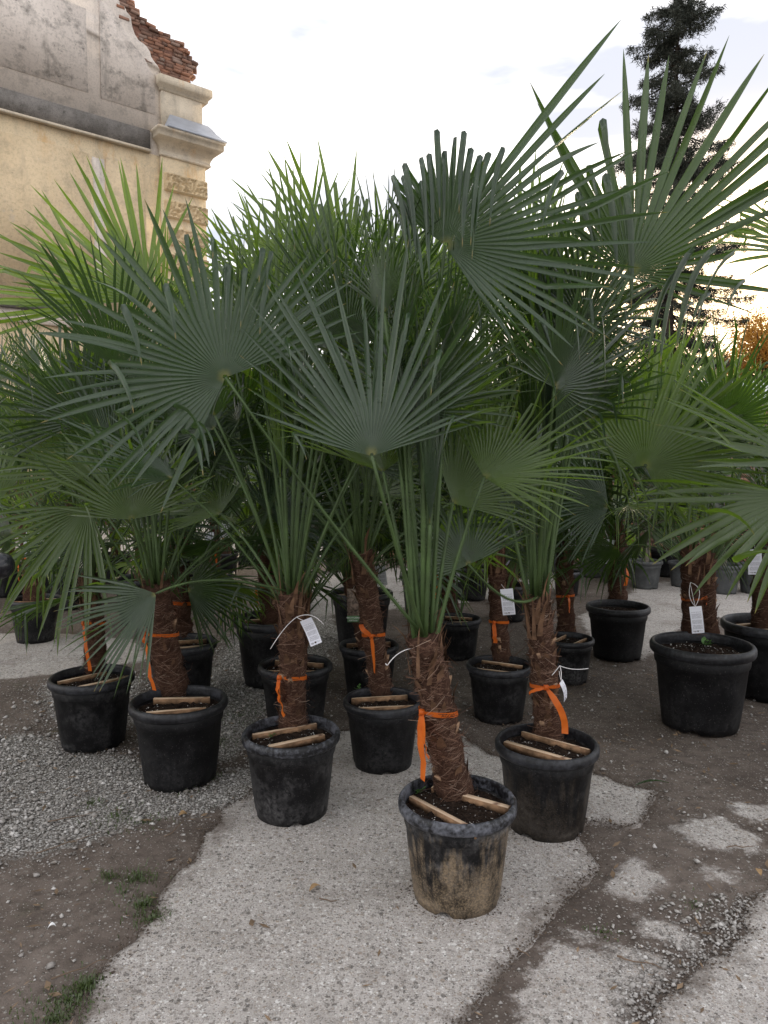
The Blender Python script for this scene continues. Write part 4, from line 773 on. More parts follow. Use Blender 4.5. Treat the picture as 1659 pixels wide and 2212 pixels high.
# ------------------------------------------------------------------ tags and strings
def arc(p0, p1, p2, n=9): return bez(np.asarray(p0, float), np.asarray(p1, float), np.asarray(p2, float), n)
def tag_at(key, px, py, Y, down, face=(0, -1, 0), sf=None, w=.052, h=.105, loop=None, curl=.008, name='price_tag'):
    p = PALMS[key]; t = at(px, py, Y); s0 = at(*sf) if sf is not None else t + np.array([-.02, .05, .07]); return add_tag(p['root'], p['O'], t, down, face, s0, w, h, curl, name, loop)
tag_at(3, 660, 1338, 3.30, (.42, 0, -1), (-.1, -1, .1), (641, 1333, 3.34), w=.056, h=.125, curl=-.012, loop=[arc(at(641, 1333, 3.34), at(675, 1318, 3.30), at(699, 1349, 3.28)), arc(at(641, 1333, 3.34), at(615, 1350, 3.31), at(584, 1402, 3.28))])
tag_at(7, 1094, 1272, 4.55, (.12, 0, -1), (-.2, -1, 0), (1083, 1262, 4.6), w=.078, h=.165)
tag_at(8, 1502, 1310, 4.40, (.14, 0, -1), (-.25, -1, 0), (1492, 1265, 4.46), w=.070, h=.165, loop=[arc(at(1502, 1310, 4.4), at(1525, 1270, 4.4), at(1492, 1258, 4.46)), arc(at(1502, 1310, 4.4), at(1482, 1290, 4.4), at(1492, 1258, 4.46))])
tag_at(9, 1630, 1187, 4.95, (.05, 0, -1), (-.2, -1, 0), (1630, 1165, 5.0), w=.085, h=.17)
tag_at(25, 972, 1213, 7.0, (.25, 0, -1), (-.2, -1, 0), w=.12, h=.21)
tag_at(14, 820, 1222, 6.3, (.1, 0, -1), (-.1, -1, 0), w=.10, h=.17)
tag_at(26, 1090, 1180, 7.2, (.05, 0, -1), (-.1, -1, 0), w=.11, h=.20)
tag_at(41, 1012, 1127, 9.6, (-.05, 0, -1), (0, -1, 0), w=.14, h=.22)
tag_at(18, 78, 1150, 6.5, (-.25, 0, -1), (.2, -1, 0), w=.16, h=.24)
tag_at(17, 452, 1150, 8.1, (0, 0, -1), (.5, -1, 0), w=.10, h=.17)
tag_at(28, 480, 1130, 9.9, (.1, 0, -1), (0, -1, 0), w=.2, h=.2)
tag_at(10, 1316, 1165, 5.95, (-.15, 0, -1), (-.8, -1, 0), w=.10, h=.20)
tag_at(15, 1238, 1120, 5.3, (0, 0, -1), (-1, -.6, 0), w=.07, h=.20)
tag_at(21, 360, 1290, 4.85, (.03, 0, -1), (-.5, -1, 0), w=.045, h=.16)
tag_at(2, 1212, 1472, 3.18, (.25, 0, -1), (.95, -.5, 0), (1208, 1450, 3.2), w=.05, h=.085, loop=[arc(at(1209, 1438, 3.2), at(1235, 1450, 3.17), at(1271, 1444, 3.15)), arc(at(1209, 1438, 3.2), at(1200, 1450, 3.2), at(1192, 1459, 3.2)), arc(at(1209, 1438, 3.2), at(1214, 1450, 3.18), at(1212, 1472, 3.18))])
p1 = PALMS[1]; V, polys = tube(arc(at(889, 1401, 2.72), at(858, 1405, 2.70), at(837, 1437, 2.68)), .0018, 5); V2, po2 = tube(arc(at(837, 1437, 2.68), at(834, 1436, 2.68), at(833, 1433, 2.68)), .0019, 5)
obj('string', MB().add(V - p1['O'], *polys).add(V2 - p1['O'], *po2), M['string'], p1['root'])
V, polys = tube(arc(at(728, 1265, 6.35), at(750, 1272, 6.3), at(775, 1262, 6.35)), .004, 5); obj('string', MB().add(V - PALMS[14]['O'], *polys), M['string'], PALMS[14]['root'])
# the photo tag with a green foot behind the slender palm
p4 = PALMS[4]; c = at(763, 1308, 4.55); w_, h_ = .075, .17; gt = obj('photo_tag', MB().add(boxv(-w_ / 2, w_ / 2, 0, .001, -h_ * .38, h_ * .62) + c - p4['O'], BOXF), M['photoprint'], p4['root'])
obj('green_foot', MB().add(boxv(-w_ / 2, w_ / 2, -.001, .0, -h_ * .62, -h_ * .38) + c - p4['O'], BOXF), M['greenprint'], gt)
for k, wd in enumerate(('TRACHYCARPUS', 'FORTUNEI')):
    V, polys = text_mesh(wd, .0115); V = np.c_[V[:, 0] - V[:, 0].max() / 2, np.full(len(V), -.002), V[:, 1] - h_ * (.475 + .10 * k)]; obj('print', MB().add(V + c - p4['O'], *polys), M['whiteprint'], gt)
V, polys = tube(arc(c + [0, 0, h_ * .6], c + [.02, -.1, h_], at(780, 1265, 4.4)), .0015, 5); obj('string', MB().add(V - p4['O'], *polys), M['string'], gt)
for key, px, py, n in ((1, 903, 1712, 9), (3, 588, 1590, 9), (4, 775, 1490, 7), (8, 1525, 1395, 14)):
    p = PALMS[key]; g = ground(px, py, .345 * p['s']); add_weed(p['root'], p['O'], g, p['rng'], n, .016 if key != 8 else .03)

# spilled soil round the near pots and dry leaf litter on the ground
rl = np.random.RandomState(44); qs = []
for key in (1, 2, 3, 4, 5, 6, 7, 8, 10, 11, 12, 15):
    p = PALMS[key]; n_ = 420; a_ = rl.uniform(0, 6.28, n_); d_ = .168 * p['s'] + np.abs(rl.normal(0, .028, n_)); qs.append(np.c_[p['O'][0] + np.cos(a_) * d_, p['O'][1] + np.sin(a_) * d_])
q = np.concatenate(qs); sz = np.clip(rl.lognormal(-5.9, .5, len(q)), .0012, .008)
tag(obj('spilled_soil', stones('spilled_soil', np.c_[q, .003 + sz * .15], sz, None, 45, .5), M['crumb']), 'dark soil crumbs spilled round the feet of the pots', 'soil', kind='stuff')
n_ = 1100; q = np.c_[rl.uniform(-2.6, 2.8, n_), rl.uniform(2.0, 6.0, n_)]; keep = (sdf(q, G(SLAB1)) < 0) | (rl.rand(n_) < .18); q = q[keep]; n_ = len(q); a_ = rl.uniform(0, 6.28, n_); L_ = rl.uniform(.008, .03, n_)[:, None]; w_ = L_ * rl.uniform(.10, .4, (n_, 1)); d_ = np.c_[np.cos(a_), np.sin(a_), rl.normal(0, .15, n_)]; sd_ = np.c_[-np.sin(a_), np.cos(a_), rl.normal(0, .2, n_)]; P_ = np.c_[q, np.full(n_, .007)]
V = np.stack([P_ - d_ * L_, P_ - sd_ * w_, P_ + d_ * L_, P_ + sd_ * w_], 1).reshape(-1, 3); tag(obj('leaf_litter', MB().add(V, np.arange(4 * n_).reshape(n_, 4)), M['litter']), 'small dry leaf fragments and chaff littering the yard', 'litter', kind='stuff')

# ------------------------------------------------------------------ grey pots with cut-back saplings along the brick wall
M['bark'] = plain('pale_bark', (.20, .175, .15), .9, .2, .35, 30)
M['sapleaf'] = mat_leaf('sapling_leaf', (.03, .06, .025), (.06, .10, .035), (.05, .08, .04), (.1, .18, .03), .3)
def sapling(px, ry, w, label, stump, seed):
    rng = np.random.RandomState(seed); X, Y, s = pot_at(px, ry, w); O = np.array([X, Y, -.004]); root = empty('potted_sapling', O); tag(root, label, 'sapling', 'saplings in grey pots along the brick wall')
    add_pot(root, s, rng.uniform(0, 6), 0, .35, .3, None, seed, False, True)
    h = .75 if stump else rng.uniform(1.2, 1.6); p = np.array([[0, 0, .3], [.012, 0, .45], [-.01, .01, .6], [.02, 0, .3 + h * .75], [.03, 0, .3 + h]]); p[:, 2] *= 1.
    t = np.linspace(0, 4, 13); P = np.stack([np.interp(t, range(5), p[:, i]) for i in range(3)], 1) + rng.normal(0, .006, (13, 3)) * np.array([1, 1, 0]); V, polys = tube(P, np.linspace(.034, .022, 13) * rng.uniform(.9, 1.15, 13), 8)
    tk = obj('trunk', MB().add(V, *polys).mesh('trunk', True), M['bark'], root)
    if stump: return
    mb, lb = MB(), MB()
    for k in range(9):
        a = rng.uniform(0, 6.28); b0 = P[rng.randint(7, 13)]; e = b0 + np.array([math.cos(a) * .35, math.sin(a) * .35, rng.uniform(.15, .55)]) * rng.uniform(.6, 1.1); q = bez(b0, (b0 + e) / 2 + [0, 0, -.06], e, 6); V, polys = tube(q, np.linspace(.009, .003, 6), 5); mb.add(V, *polys)
        for _ in range(26):
            c = q[rng.randint(1, 6)] + rng.normal(0, .05, 3); d = norm(rng.normal(0, 1, 3) + [0, 0, -.4]); sd = norm(np.cross(d, rng.normal(0, 1, 3))); L = rng.uniform(.05, .09)
            lb.add([c, c + d * L * .5 + sd * L * .2, c + d * L, c + d * L * .5 - sd * L * .2], [[0, 1, 2, 3]], s=.5, lr=rng.rand())
    cr = obj('crown', lb, M['sapleaf'], root); obj('branches', mb, M['bark'], cr)
for i, (px, ry, w, st, lab) in enumerate(((1395, 1209, 71, True, 'bare cut-back sapling with thick pale stem in grey pot'), (1476, 1212, 63, False, 'sapling in grey pot right beside the green wall weeds'), (1563, 1217, 74, False, 'sapling in grey pot behind the twin-trunked palm'),
        (1632, 1217, 74, False, 'sapling in last grey pot before the stout tagged palm'), (1277, 1194, 60, False, 'sapling in grey pot left of the sunlit ribbon palm'), (1330, 1202, 66, False, 'sapling in grey pot hidden behind the sunlit ribbon palm'),
        (1118, 1184, 58, False, 'pale-stemmed sapling in grey pot behind the white-tagged palm'), (1372, 1186, 58, False, 'sapling with smooth grey trunk in the second row behind the cut stump'), (1205, 1186, 56, False, 'sapling in grey pot in the back row near the dusty narrow pot'))):
    sapling(px, ry, w, lab, st, 60 + i)

# ------------------------------------------------------------------ brick boundary wall
def mat_brick(name='old_brick'):
    m = Mat(name); orr = m.N('ObjectInfo').outputs['Random']; lr = m.attr('lr'); co = m.coord(); f = m.noise(co, 9, 6, .7); g = m.noise(m.coord('Generated'), 2.5, 4)
    k = m.math('FRACT', m.math('ADD', m.math('MULTIPLY', orr, 7.13), lr)); c = m.ramp(k, [(0., (.17, .105, .08)), (.35, (.27, .15, .105)), (.7, (.38, .185, .115)), (1., (.30, .22, .18))])
    c = m.mix(m.rng(f, .5, .75), c, (.11, .085, .075)); c = m.mix(m.math('MULTIPLY', m.rng(g, .55, .8), .5), c, (.36, .31, .27)); return m.fin(c, .9, m.bump(f, .5, .01), .2)
M['brick'] = mat_brick(); M['mortar'] = plain('lime_mortar', (.20, .175, .15), .95, .1, .4, 8)
WX0, WX1, WY, WH = .05, 11.5, 11.75, 2.45
wall = empty('brick_wall', (0, WY, 0)); tag(wall, 'old weathered red brick wall behind the grey pots', 'wall')
wc = obj('mortar_core', MB().add(boxv(WX0 + .02, WX1, .018, .33, -.1, WH - .03), BOXF), M['mortar'], wall)
rb = np.random.RandomState(5); BL, BH, J = .245, .068, .012
cells = []
for row in range(int(WH / (BH + J))):
    x = WX0 - (BL / 2 if row % 2 else 0)
    while x < WX1:
        a, b = max(x, WX0), min(x + BL, WX1)
        if b - a > .06: cells.append((a, b, row * (BH + J) + .005))
        x += BL + J
def brick_mesh(L, seed, Hh=BH, D=.10):
    r_ = np.random.RandomState(seed); v = boxv(-L / 2, L / 2, 0, D, 0, Hh); v += r_.normal(0, .0035, v.shape); me = MB().add(v, BOXF, lr=r_.rand()).mesh('brick'); me.materials.append(M['brick']); return me
BR = [brick_mesh(BL, s) for s in range(8)]
def seen(c): x = (c[0] + c[1]) / 2; px = PW / 2 + FPX * x / WY; return 835 < px < 1680 and .35 < c[2] < 1.45
vis = [c for c in cells if seen(c)]; rb.shuffle(vis); vis = sorted(vis, key=lambda c: abs(c[2] - .85) + .05 * abs(c[0] - 3))[:296]; vs = set(vis); rest = MB()
for c in cells:
    out = -.006 + rb.normal(0, .006)
    if c in vs:
        o = obj('brick', BR[rb.randint(8)], None, wall, ((c[0] + c[1]) / 2, out, c[2]), (rb.normal(0, .01), 0, rb.normal(0, .012))); o.scale = ((c[1] - c[0]) / BL, 1, 1)
    else:
        v = boxv(c[0], c[1], out, out + .1, c[2], c[2] + BH) + rb.normal(0, .003, (8, 3)); rest.add(v, BOXF, lr=rb.rand())
tag(obj('brickwork', rest, M['brick'], wall), kind='stuff')
cp = MB()
for k in range(28): cp.add(boxv(WX0 - .03 + k * .41, WX0 - .03 + k * .41 + .40, -.04, .37, WH - .02, WH + .05) + rb.normal(0, .006, (8, 3)), BOXF, lr=rb.rand())
tag(obj('coping', cp, M['mortar'], wall), kind='stuff')
# weeds at the foot of the wall
def bush(name, c, n, spread, h, mat, seed, L=(.02, .05)):
    rng = np.random.RandomState(seed); mb = MB(); P = np.c_[rng.normal(0, spread, (n, 2)), np.abs(rng.normal(0, h, n))]; d = norm(rng.normal(0, 1, (n, 3)) + [0, 0, .3]); sd = norm(np.cross(d, rng.normal(0, 1, (n, 3)))); l = rng.uniform(*L, (n, 1))
    V = np.stack([P, P + d * l * .5 + sd * l * .3, P + d * l, P + d * l * .5 - sd * l * .3], 1); mb.add(V.reshape(-1, 3), np.arange(4 * n).reshape(n, 4), s=.5, lr=np.repeat(rng.rand(n), 4)); return obj(name, mb, mat, None, c)
for px, py, n, sp, h, lab in ((1440, 1235, 900, .16, .16, 'low green weeds between two grey pots at wall foot'), (860, 1160, 700, .35, .12, 'weeds at the free end of the brick wall'), (705, 1150, 600, .35, .10, 'green weed patch on the pale yard behind the streaked pot')):
    b = bush('weeds', ground(px, py), n, sp, h, M['sapleaf'], px); tag(b, lab, 'weeds', kind='stuff')

# ------------------------------------------------------------------ white shed roof beyond the wall
M['whitesheet'] = plain('pale_roof_sheet', (.62, .66, .74), .5, .4, .06, 2); M['shedwall'] = plain('shed_render', (.42, .40, .37), .9, .2, .15, 3)
e0 = at(1600, 868, 17.0); e1 = at(1610, 832, 19.0); sh = empty('shed', (e0[0] - .2, 17.0, 0)); tag(sh, 'low shed with pale sheet-metal roof beyond the brick wall', 'shed')
V, polys = prism([(.25, 0), (9, 0), (9, e0[2] - .05), (.25, e0[2] - .05)], .3, 4.2); obj('shed_wall', MB().add(V, *polys), M['shedwall'], sh)
for k in range(12): 
    x0 = k * .78; v = np.array([[x0, 0, e0[2] - .05], [x0 + .775, 0, e0[2] - .05], [x0 + .775, 2.2, e1[2] + .1], [x0, 2.2, e1[2] + .1]]); obj('roof_sheet', MB().add(np.r_[v, v + [0, 0, .03]], BOXF), M['whitesheet'], sh)
    v = np.array([[x0, 2.2, e1[2] + .1], [x0 + .775, 2.2, e1[2] + .1], [x0 + .775, 4.4, e0[2] - .05], [x0, 4.4, e0[2] - .05]]); obj('roof_sheet', MB().add(np.r_[v, v + [0, 0, .03]], BOXF), M['whitesheet'], sh)

# ------------------------------------------------------------------ spruce and autumn trees
def mat_needle():
    m = Mat('spruce_needle'); lr = m.attr('lr'); return m.fin(m.ramp(lr, [(0., (.032, .038, .030)), (.6, (.055, .062, .048)), (1., (.095, .10, .078))]), .8, None, .2)
M['needle'] = mat_needle(); M['darkbark'] = plain('dark_bark', (.055, .042, .034), .95, .1, .4, 12)
def spruce(px, Y, toppy, label, seed, wid=1.0):
    rng = np.random.RandomState(seed); b = at(px, 985, Y); b[2] = 0; Ht = at(px, toppy, Y)[2]; root = empty('spruce_tree', b); tag(root, label, 'tree')
    n = 24; tz = np.linspace(-.1, Ht, n); tp = np.c_[.05 * np.sin(tz * .7), .05 * np.cos(tz * .9), tz]; V, polys = tube(tp, np.linspace(.24, .02, n), 9); obj('trunk', MB().add(V, *polys).mesh('trunk', True), M['darkbark'], root)
    bb, nb = MB(), MB(); z = 2.2
    while z < Ht - .15:
        f = (Ht - z) / Ht; Lm = wid * (.45 + 2.5 * f ** .5) ; m_ = rng.randint(4, 7)
        for k in range(m_):
            a = rng.uniform(0, 6.28); L = Lm * rng.uniform(.3, 1.25); o = np.array([math.cos(a), math.sin(a), 0]); p0 = np.array([0, 0, z + rng.uniform(-.12, .12)]); dr = rng.uniform(.15, .5) * (.4 + f)
            pts = bez(p0, p0 + o * L * .55 + [0, 0, -L * dr * .9], p0 + o * L + [0, 0, -L * dr * .65], 9); V, polys = tube(pts, np.linspace(.032, .006, 9), 5); bb.add(V, *polys)
            m = int(26 + 70 * L); t = rng.uniform(.12, 1., m) * 8; i = np.minimum(t.astype(int), 7); q0 = pts[i] + (pts[i + 1] - pts[i]) * (t - i)[:, None]
            side = np.cross(o, [0, 0, 1.]); lat = rng.normal(0, .15, (m, 1)) * np.minimum(1, L * (1.1 - t[:, None] / 9)); tw = q0 + side * lat + np.array([0, 0, -1]) * np.abs(rng.normal(0, .10, (m, 1))) 
            for c in range(6):
                d = norm(rng.normal(0, .75, (m, 3)) + o * .55 + np.array([0, 0, rng.choice([-.9, .35])])); s_ = tw + rng.normal(0, .05, (m, 3)); ln = rng.uniform(.06, .15, (m, 1)); sd = norm(np.cross(d, rng.normal(0, 1, (m, 3)))) * rng.uniform(.007, .016, (m, 1))
                V = np.stack([s_ - sd, s_ + sd, s_ + d * ln + sd * .15, s_ + d * ln - sd * .15], 1); nb.add(V.reshape(-1, 3), np.arange(4 * m).reshape(m, 4), lr=np.repeat(rng.rand(m), 4))
        z += rng.uniform(.13, .40)
    cr = obj('crown', nb, M['needle'], root); obj('branches', bb, M['darkbark'], cr)
spruce(1440, 25.0, -35, 'tall dark spruce with drooping branches rising behind the palms', 3)
def mat_aut():
    m = Mat('autumn_leaf'); lr = m.attr('lr'); c = m.ramp(lr, [(0., (.26, .12, .03)), (.4, (.44, .23, .055)), (.75, (.58, .35, .08)), (1., (.50, .40, .10))]); m.fin(c, .7, None, .2)
    tr = m.N('BsdfTranslucent'); m.put(tr.inputs[0], m.mix(.5, c, (.7, .38, .08))); mx = m.N('MixShader'); mx.inputs[0].default_value = .45; m.l.new(m.b.outputs[0], mx.inputs[1]); m.l.new(tr.outputs[0], mx.inputs[2]); m.l.new(mx.outputs[0], m.out.inputs[0]); return m.m
M['autumn'] = mat_aut()
def autumn(px, py, Y, rx, rz, label, seed, n=24000, leaf=(.05, .10), mat='autumn'):
    rng = np.random.RandomState(seed); c = at(px, py, Y); root = empty('autumn_tree', (c[0], Y, 0)); tag(root, label, 'tree'); hc = c[2]
    mb = MB(); V, polys = tube(np.array([[0, 0, -.1], [.05, 0, hc * .35], [-.05, .1, hc * .7], [0, 0, hc + rz * .5]]), [.22, .18, .13, .05], 8); mb.add(V, *polys); ends = []
    for k in range(26):
        a = rng.uniform(0, 6.28); el = rng.uniform(-.35, 1.3); e = np.array([math.cos(a) * math.cos(el) * rx, math.sin(a) * math.cos(el) * rx, math.sin(el) * rz]) * rng.uniform(.6, .95) + [0, 0, hc]; b0 = np.array([0, 0, hc - rz * rng.uniform(.2, .8)]); q = bez(b0, (b0 + e) / 2 + [0, 0, -.2], e, 7); V, polys = tube(q, np.linspace(.07, .012, 7), 5); mb.add(V, *polys); ends += list(q[3:])
    obj('trunk', mb.mesh('trunk', True), M['darkbark'], root)
    cl = np.array(ends); cl = np.r_[cl, cl + rng.normal(0, .35, cl.shape)]; i = rng.randint(0, len(cl), n); P = cl[i] + rng.normal(0, .30, (n, 3)) * np.array([1, 1, .8]); d = norm(rng.normal(0, 1, (n, 3))); sd = norm(np.cross(d, rng.normal(0, 1, (n, 3)))); l = rng.uniform(*leaf, (n, 1))
    V = np.stack([P, P + d * l * .5 + sd * l * .4, P + d * l, P + d * l * .5 - sd * l * .4], 1); obj('crown', MB().add(V.reshape(-1, 3), np.arange(4 * n).reshape(n, 4), lr=np.clip(np.repeat(rng.rand(n) * .6 + .4 * rng.rand(len(cl))[i], 4), 0, 1)), M[mat], root)
autumn(1655, 765, 30, 2.1, 2.0, 'orange autumn tree glowing against the sunset beyond the shed', 5)
autumn(1530, 850, 38, 2.6, 1.2, 'thin golden autumn tree with the sunset shining through it', 6, 9000)

# ------------------------------------------------------------------ the ruined building
FA = RAD(50); FD = np.array([math.sin(FA), math.cos(FA)]); rc = ray(437, 500); FC = np.array([rc[0] * 20 / rc[1], 20.0])
def fac(px, py):
    x, y, z = ray(px, py); t = (FC[0] * FD[1] - FC[1] * FD[0]) / (x * FD[1] - y * FD[0]); return ((x * t - FC[0]) * FD[0] + (y * t - FC[1]) * FD[1], CAMH + z * t)
def mat_stucco(name, c0, c1, stain, sc=1., rough_sc=40., bstr=.3, peel=.0, rust=.0):
    m = Mat(name); co = m.coord(); big = m.noise(co, .5 * sc, 5, .6); mid = m.noise(co, 2.2 * sc, 7, .72); fine = m.noise(co, rough_sc, 4, .7); run = m.noise(m.coord(scale=(2.2, 2.2, .35)), 1.3, 6, .7); sp = m.noise(co, 11, 4, .8)
    c = m.mix(m.rng(big, .3, .7), c0, c1); c = m.mix(m.math('MULTIPLY', m.rng(mid, .50, .70), stain), c, (.13, .12, .105)); c = m.mix(m.math('MULTIPLY', m.rng(run, .54, .74), stain * .8), c, (.17, .155, .135))
    c = m.mix(m.math('MULTIPLY', m.math('MULTIPLY', m.rng(sp, .60, .68), m.rng(mid, .40, .58)), stain), c, (.055, .052, .046))
    c = m.mix(m.math('MULTIPLY', m.rng(fine, .48, .66), .38), c, tuple(v * .55 for v in c0))  # follows the bump noise: shading of the rough relief painted into the colour
    if rust: c = m.mix(m.math('MULTIPLY', m.rng(m.noise(m.coord(scale=(1.6, 1.6, .5)), 1.7, 6, .7), .56, .70), rust), c, (.62, .33, .09))
    if peel: c = m.mix(m.math('MULTIPLY', m.rng(m.noise(co, 1.4, 6, .65), .62, .66), peel), c, (.55, .50, .45))
    return m.fin(c, .93, m.bump(m.math('ADD', fine, m.math('MULTIPLY', mid, 1.5)), bstr, .02), .15)
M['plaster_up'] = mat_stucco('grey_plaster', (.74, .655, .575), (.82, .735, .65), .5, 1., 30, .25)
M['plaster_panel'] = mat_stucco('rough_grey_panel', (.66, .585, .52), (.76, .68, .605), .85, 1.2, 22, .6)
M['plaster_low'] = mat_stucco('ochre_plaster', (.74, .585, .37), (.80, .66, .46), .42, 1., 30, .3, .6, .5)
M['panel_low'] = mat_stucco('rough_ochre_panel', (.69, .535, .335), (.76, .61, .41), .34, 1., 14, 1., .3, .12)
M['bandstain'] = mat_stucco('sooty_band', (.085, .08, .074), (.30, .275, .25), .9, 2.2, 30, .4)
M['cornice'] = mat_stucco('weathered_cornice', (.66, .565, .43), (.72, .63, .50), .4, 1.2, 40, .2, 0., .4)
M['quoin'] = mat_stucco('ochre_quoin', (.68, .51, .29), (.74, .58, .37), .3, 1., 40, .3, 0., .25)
M['flashing'] = plain('zinc_flashing', (.36, .38, .42), .4, .5, .1, 4); M['oldbrickcore'] = plain('ruined_brick_core', (.18, .095, .07), .95, .1, .5, 14)
bld = empty('ruined_building', (FC[0], FC[1], 0), (0, 0, math.pi / 2 - FA)); tag(bld, 'ruined building with peeling ochre plaster and broken brick gable', 'building')
Z1 = lambda pts: [fac(.343 * x, .343 * y) for x, y in pts]
outer = Z1([(700, -420), (760, -230), (800, -60), (830, 0), (850, 50), (900, 120), (960, 170), (1040, 225), (1130, 270), (1195, 340), (1220, 400), (1220, 460), (1190, 520)])
plast = Z1([(560, -420), (640, -200), (700, -60), (735, 0), (780, 45), (820, 110), (830, 180), (870, 260), (940, 330), (990, 420), (1012, 470)])
UL = -16.0; vb0, vb1 = 9.27, 9.73; vcap = 11.16
def sheet(name, poly, y0, y1, mat, parent=bld):
    V, polys = prism(poly, y0, y1); return obj(name, MB().add(V, *polys), mat, parent)
sheet('wall', [(UL, -.2), (0, -.2), (0, 9.3), (-.02, 10.9), (-.3, 11.15)] + [(u - .10, v - .05) for u, v in outer[::-1]] + [(UL, outer[0][1] + .4)], 0, .55, M['oldbrickcore'])
sheet('wall', [(-.55, -.2), (0, -.2), (0, 9.0), (-.55, 9.0)], .55, 9., M['oldbrickcore'])
rp = np.random.RandomState(8); pl = rough_outline(np.array(plast), .10, .035, 3)[:-3 * 0 or None]; pl = [tuple(p) for p in pl if True]
k_end = max(i for i, p in enumerate(pl) if p[1] < plast[-1][1] + .12); pl = pl[:k_end + 1]
sheet('upper_plaster', pl + [(-1.12, vcap), (-1.12, vb1), (UL, vb1), (UL, plast[0][1])], -.045, 0, M['plaster_up'])
# recessed-looking panels, proud of the plaster
for a, b, c, d in ((-2.88, 12.6, -5.6, 10.22), (-1.22, 11.0, -2.58, 10.18), (-5.9, 12.6, -8.6, 10.22)):
    poly = [(c, d), (a, d), (a, b), (c, b)] if a > -2 and False else None
    if a == -1.22: poly = [(-2.58, 10.18), (-1.24, 10.18), (-1.24, 11.05), (-1.5, 11.45), (-1.85, 11.75), (-2.1, 12.1), (-2.3, 12.35), (-2.56, 12.42)]
    else: poly = [(c, d), (a, d), (a, b - .5), (c, b - .5)]
    sheet('wall_panel', poly, -.062, -.044, M['plaster_panel'])
sheet('string_course', [(UL, vb0), (-1.42, vb0), (-1.42, vb1), (UL, vb1)], -.13, -.001, M['bandstain'])
sheet('string_course_lip', [(UL, vb0 - .06), (-1.42, vb0 - .06), (-1.42, vb0 - .002), (UL, vb0 - .002)], -.17, -.001, M['cornice'])
sheet('lower_plaster', [(UL, 5.2), (-1.16, 5.2), (-1.16, vb0 - .062), (UL, vb0 - .062)], -.045, 0, M['plaster_low'])
for a, c in ((-1.55, -2.52), (-2.88, -5.6), (-5.95, -8.7), (-9., -11.8)): sheet('wall_panel', [(c, 5.5), (a, 5.5), (a, 8.82), (c, 8.82)], -.066, -.044, M['panel_low'])
sheet('pale_strip', rough_outline(np.array([(-2.82, 5.6), (-2.55, 5.6), (-2.55, 8.78), (-2.83, 8.78)]), .12, .018, 7), -.052, -.0445, M['plaster_up'])
sheet('ledge', [(UL, 5.0), (-1.16, 5.0), (-1.16, 5.18), (UL, 5.18)], -.22, -.001, M['bandstain']); sheet('ledge', [(UL, 4.72), (-1.16, 4.72), (-1.16, 4.998), (UL, 4.998)], -.13, -.001, M['plaster_up'])
sheet('ground_floor_plaster', [(UL, 1.1), (-1.16, 1.1), (-1.16, 4.719), (UL, 4.719)], -.04, 0, M['panel_low'])
# corner pilaster with rusticated quoins
sheet('pilaster', [(-1.15, 1.0), (.06, 1.0), (.06, 9.2), (-1.15, 9.2)], -.12, .1, M['plaster_low'])
sheet('pilaster_joint', [(-1.42, 9.0), (-1.10, 9.0), (-1.10, 11.1), (-1.42, 11.1)], -.043, .0, M['plaster_up'])
sheet('attic_pier', [(-1.10, 9.95), (0, 9.95), (0, 10.80), (-1.10, 10.80)], -.12, .12, M['cornice'])
def moulding(name, prof, u0, u1, mat):                    # profile (projection, height) run along the wall and returned round the free end
    n = len(prof); V = []
    for (p, h) in prof: V += [[u0 - (p - prof[0][0]) * .6, -p, h], [u1 + p * .8, -p, h], [u1 + p * .8, .5, h], [u0 - (p - prof[0][0]) * .6, .5, h]]
    V = np.array(V); Q = []
    for i in range(n - 1):
        for k in range(4): Q.append([4 * i + k, 4 * i + (k + 1) % 4, 4 * i + 4 + (k + 1) % 4, 4 * i + 4 + k])
    Q += [[3, 2, 1, 0], [4 * n - 4, 4 * n - 3, 4 * n - 2, 4 * n - 1]]; return obj(name, MB().add(V, Q), mat, bld)
moulding('cornice', [(.13, 9.20), (.17, 9.22), (.17, 9.27), (.15, 9.28), (.17, 9.36), (.24, 9.46), (.34, 9.54), (.44, 9.58), (.46, 9.60), (.46, 9.72), (.50, 9.74), (.50, 9.79)], -1.15, .06, M['cornice'])
moulding('zinc_flashing', [(.53, 9.792), (.53, 9.83), (.44, 9.90), (.31, 10.04), (.19, 10.20), (.13, 10.27)], -1.13, .06, M['flashing'])
moulding('pier_cap', [(.125, 10.80), (.16, 10.82), (.17, 10.88), (.24, 10.93), (.26, 10.96), (.26, 11.13), (.15, 11.18)], -1.12, .02, M['cornice'])
rq = np.random.RandomState(12)
for k in range(12):
    v1 = 8.83 - k * .665; v0 = v1 - .46
    if v0 < 1.1: break
    nu, nv = 34, 15; us, vs_ = np.linspace(-1.09, .10, nu), np.linspace(v0, v1, nv); U, W = np.meshgrid(us, vs_, indexing='ij'); edge = np.minimum.reduce([U - us[0], us[-1] - U, W - v0, v1 - W]); D_ = np.where(edge < .05, -.22, -.215 + .085 * (rq.rand(nu, nv) < .42) * rq.uniform(.5, 1, (nu, nv)))
    D_ = np.where(edge < .001, -.115, D_); V = np.stack([U, D_, W], -1).reshape(-1, 3); i, j = np.meshgrid(np.arange(nu - 1), np.arange(nv - 1), indexing='ij'); q = np.stack([i * nv + j, (i + 1) * nv + j, (i + 1) * nv + j + 1, i * nv + j + 1], -1).reshape(-1, 4); obj('quoin', MB().add(V, q), M['quoin'], bld)
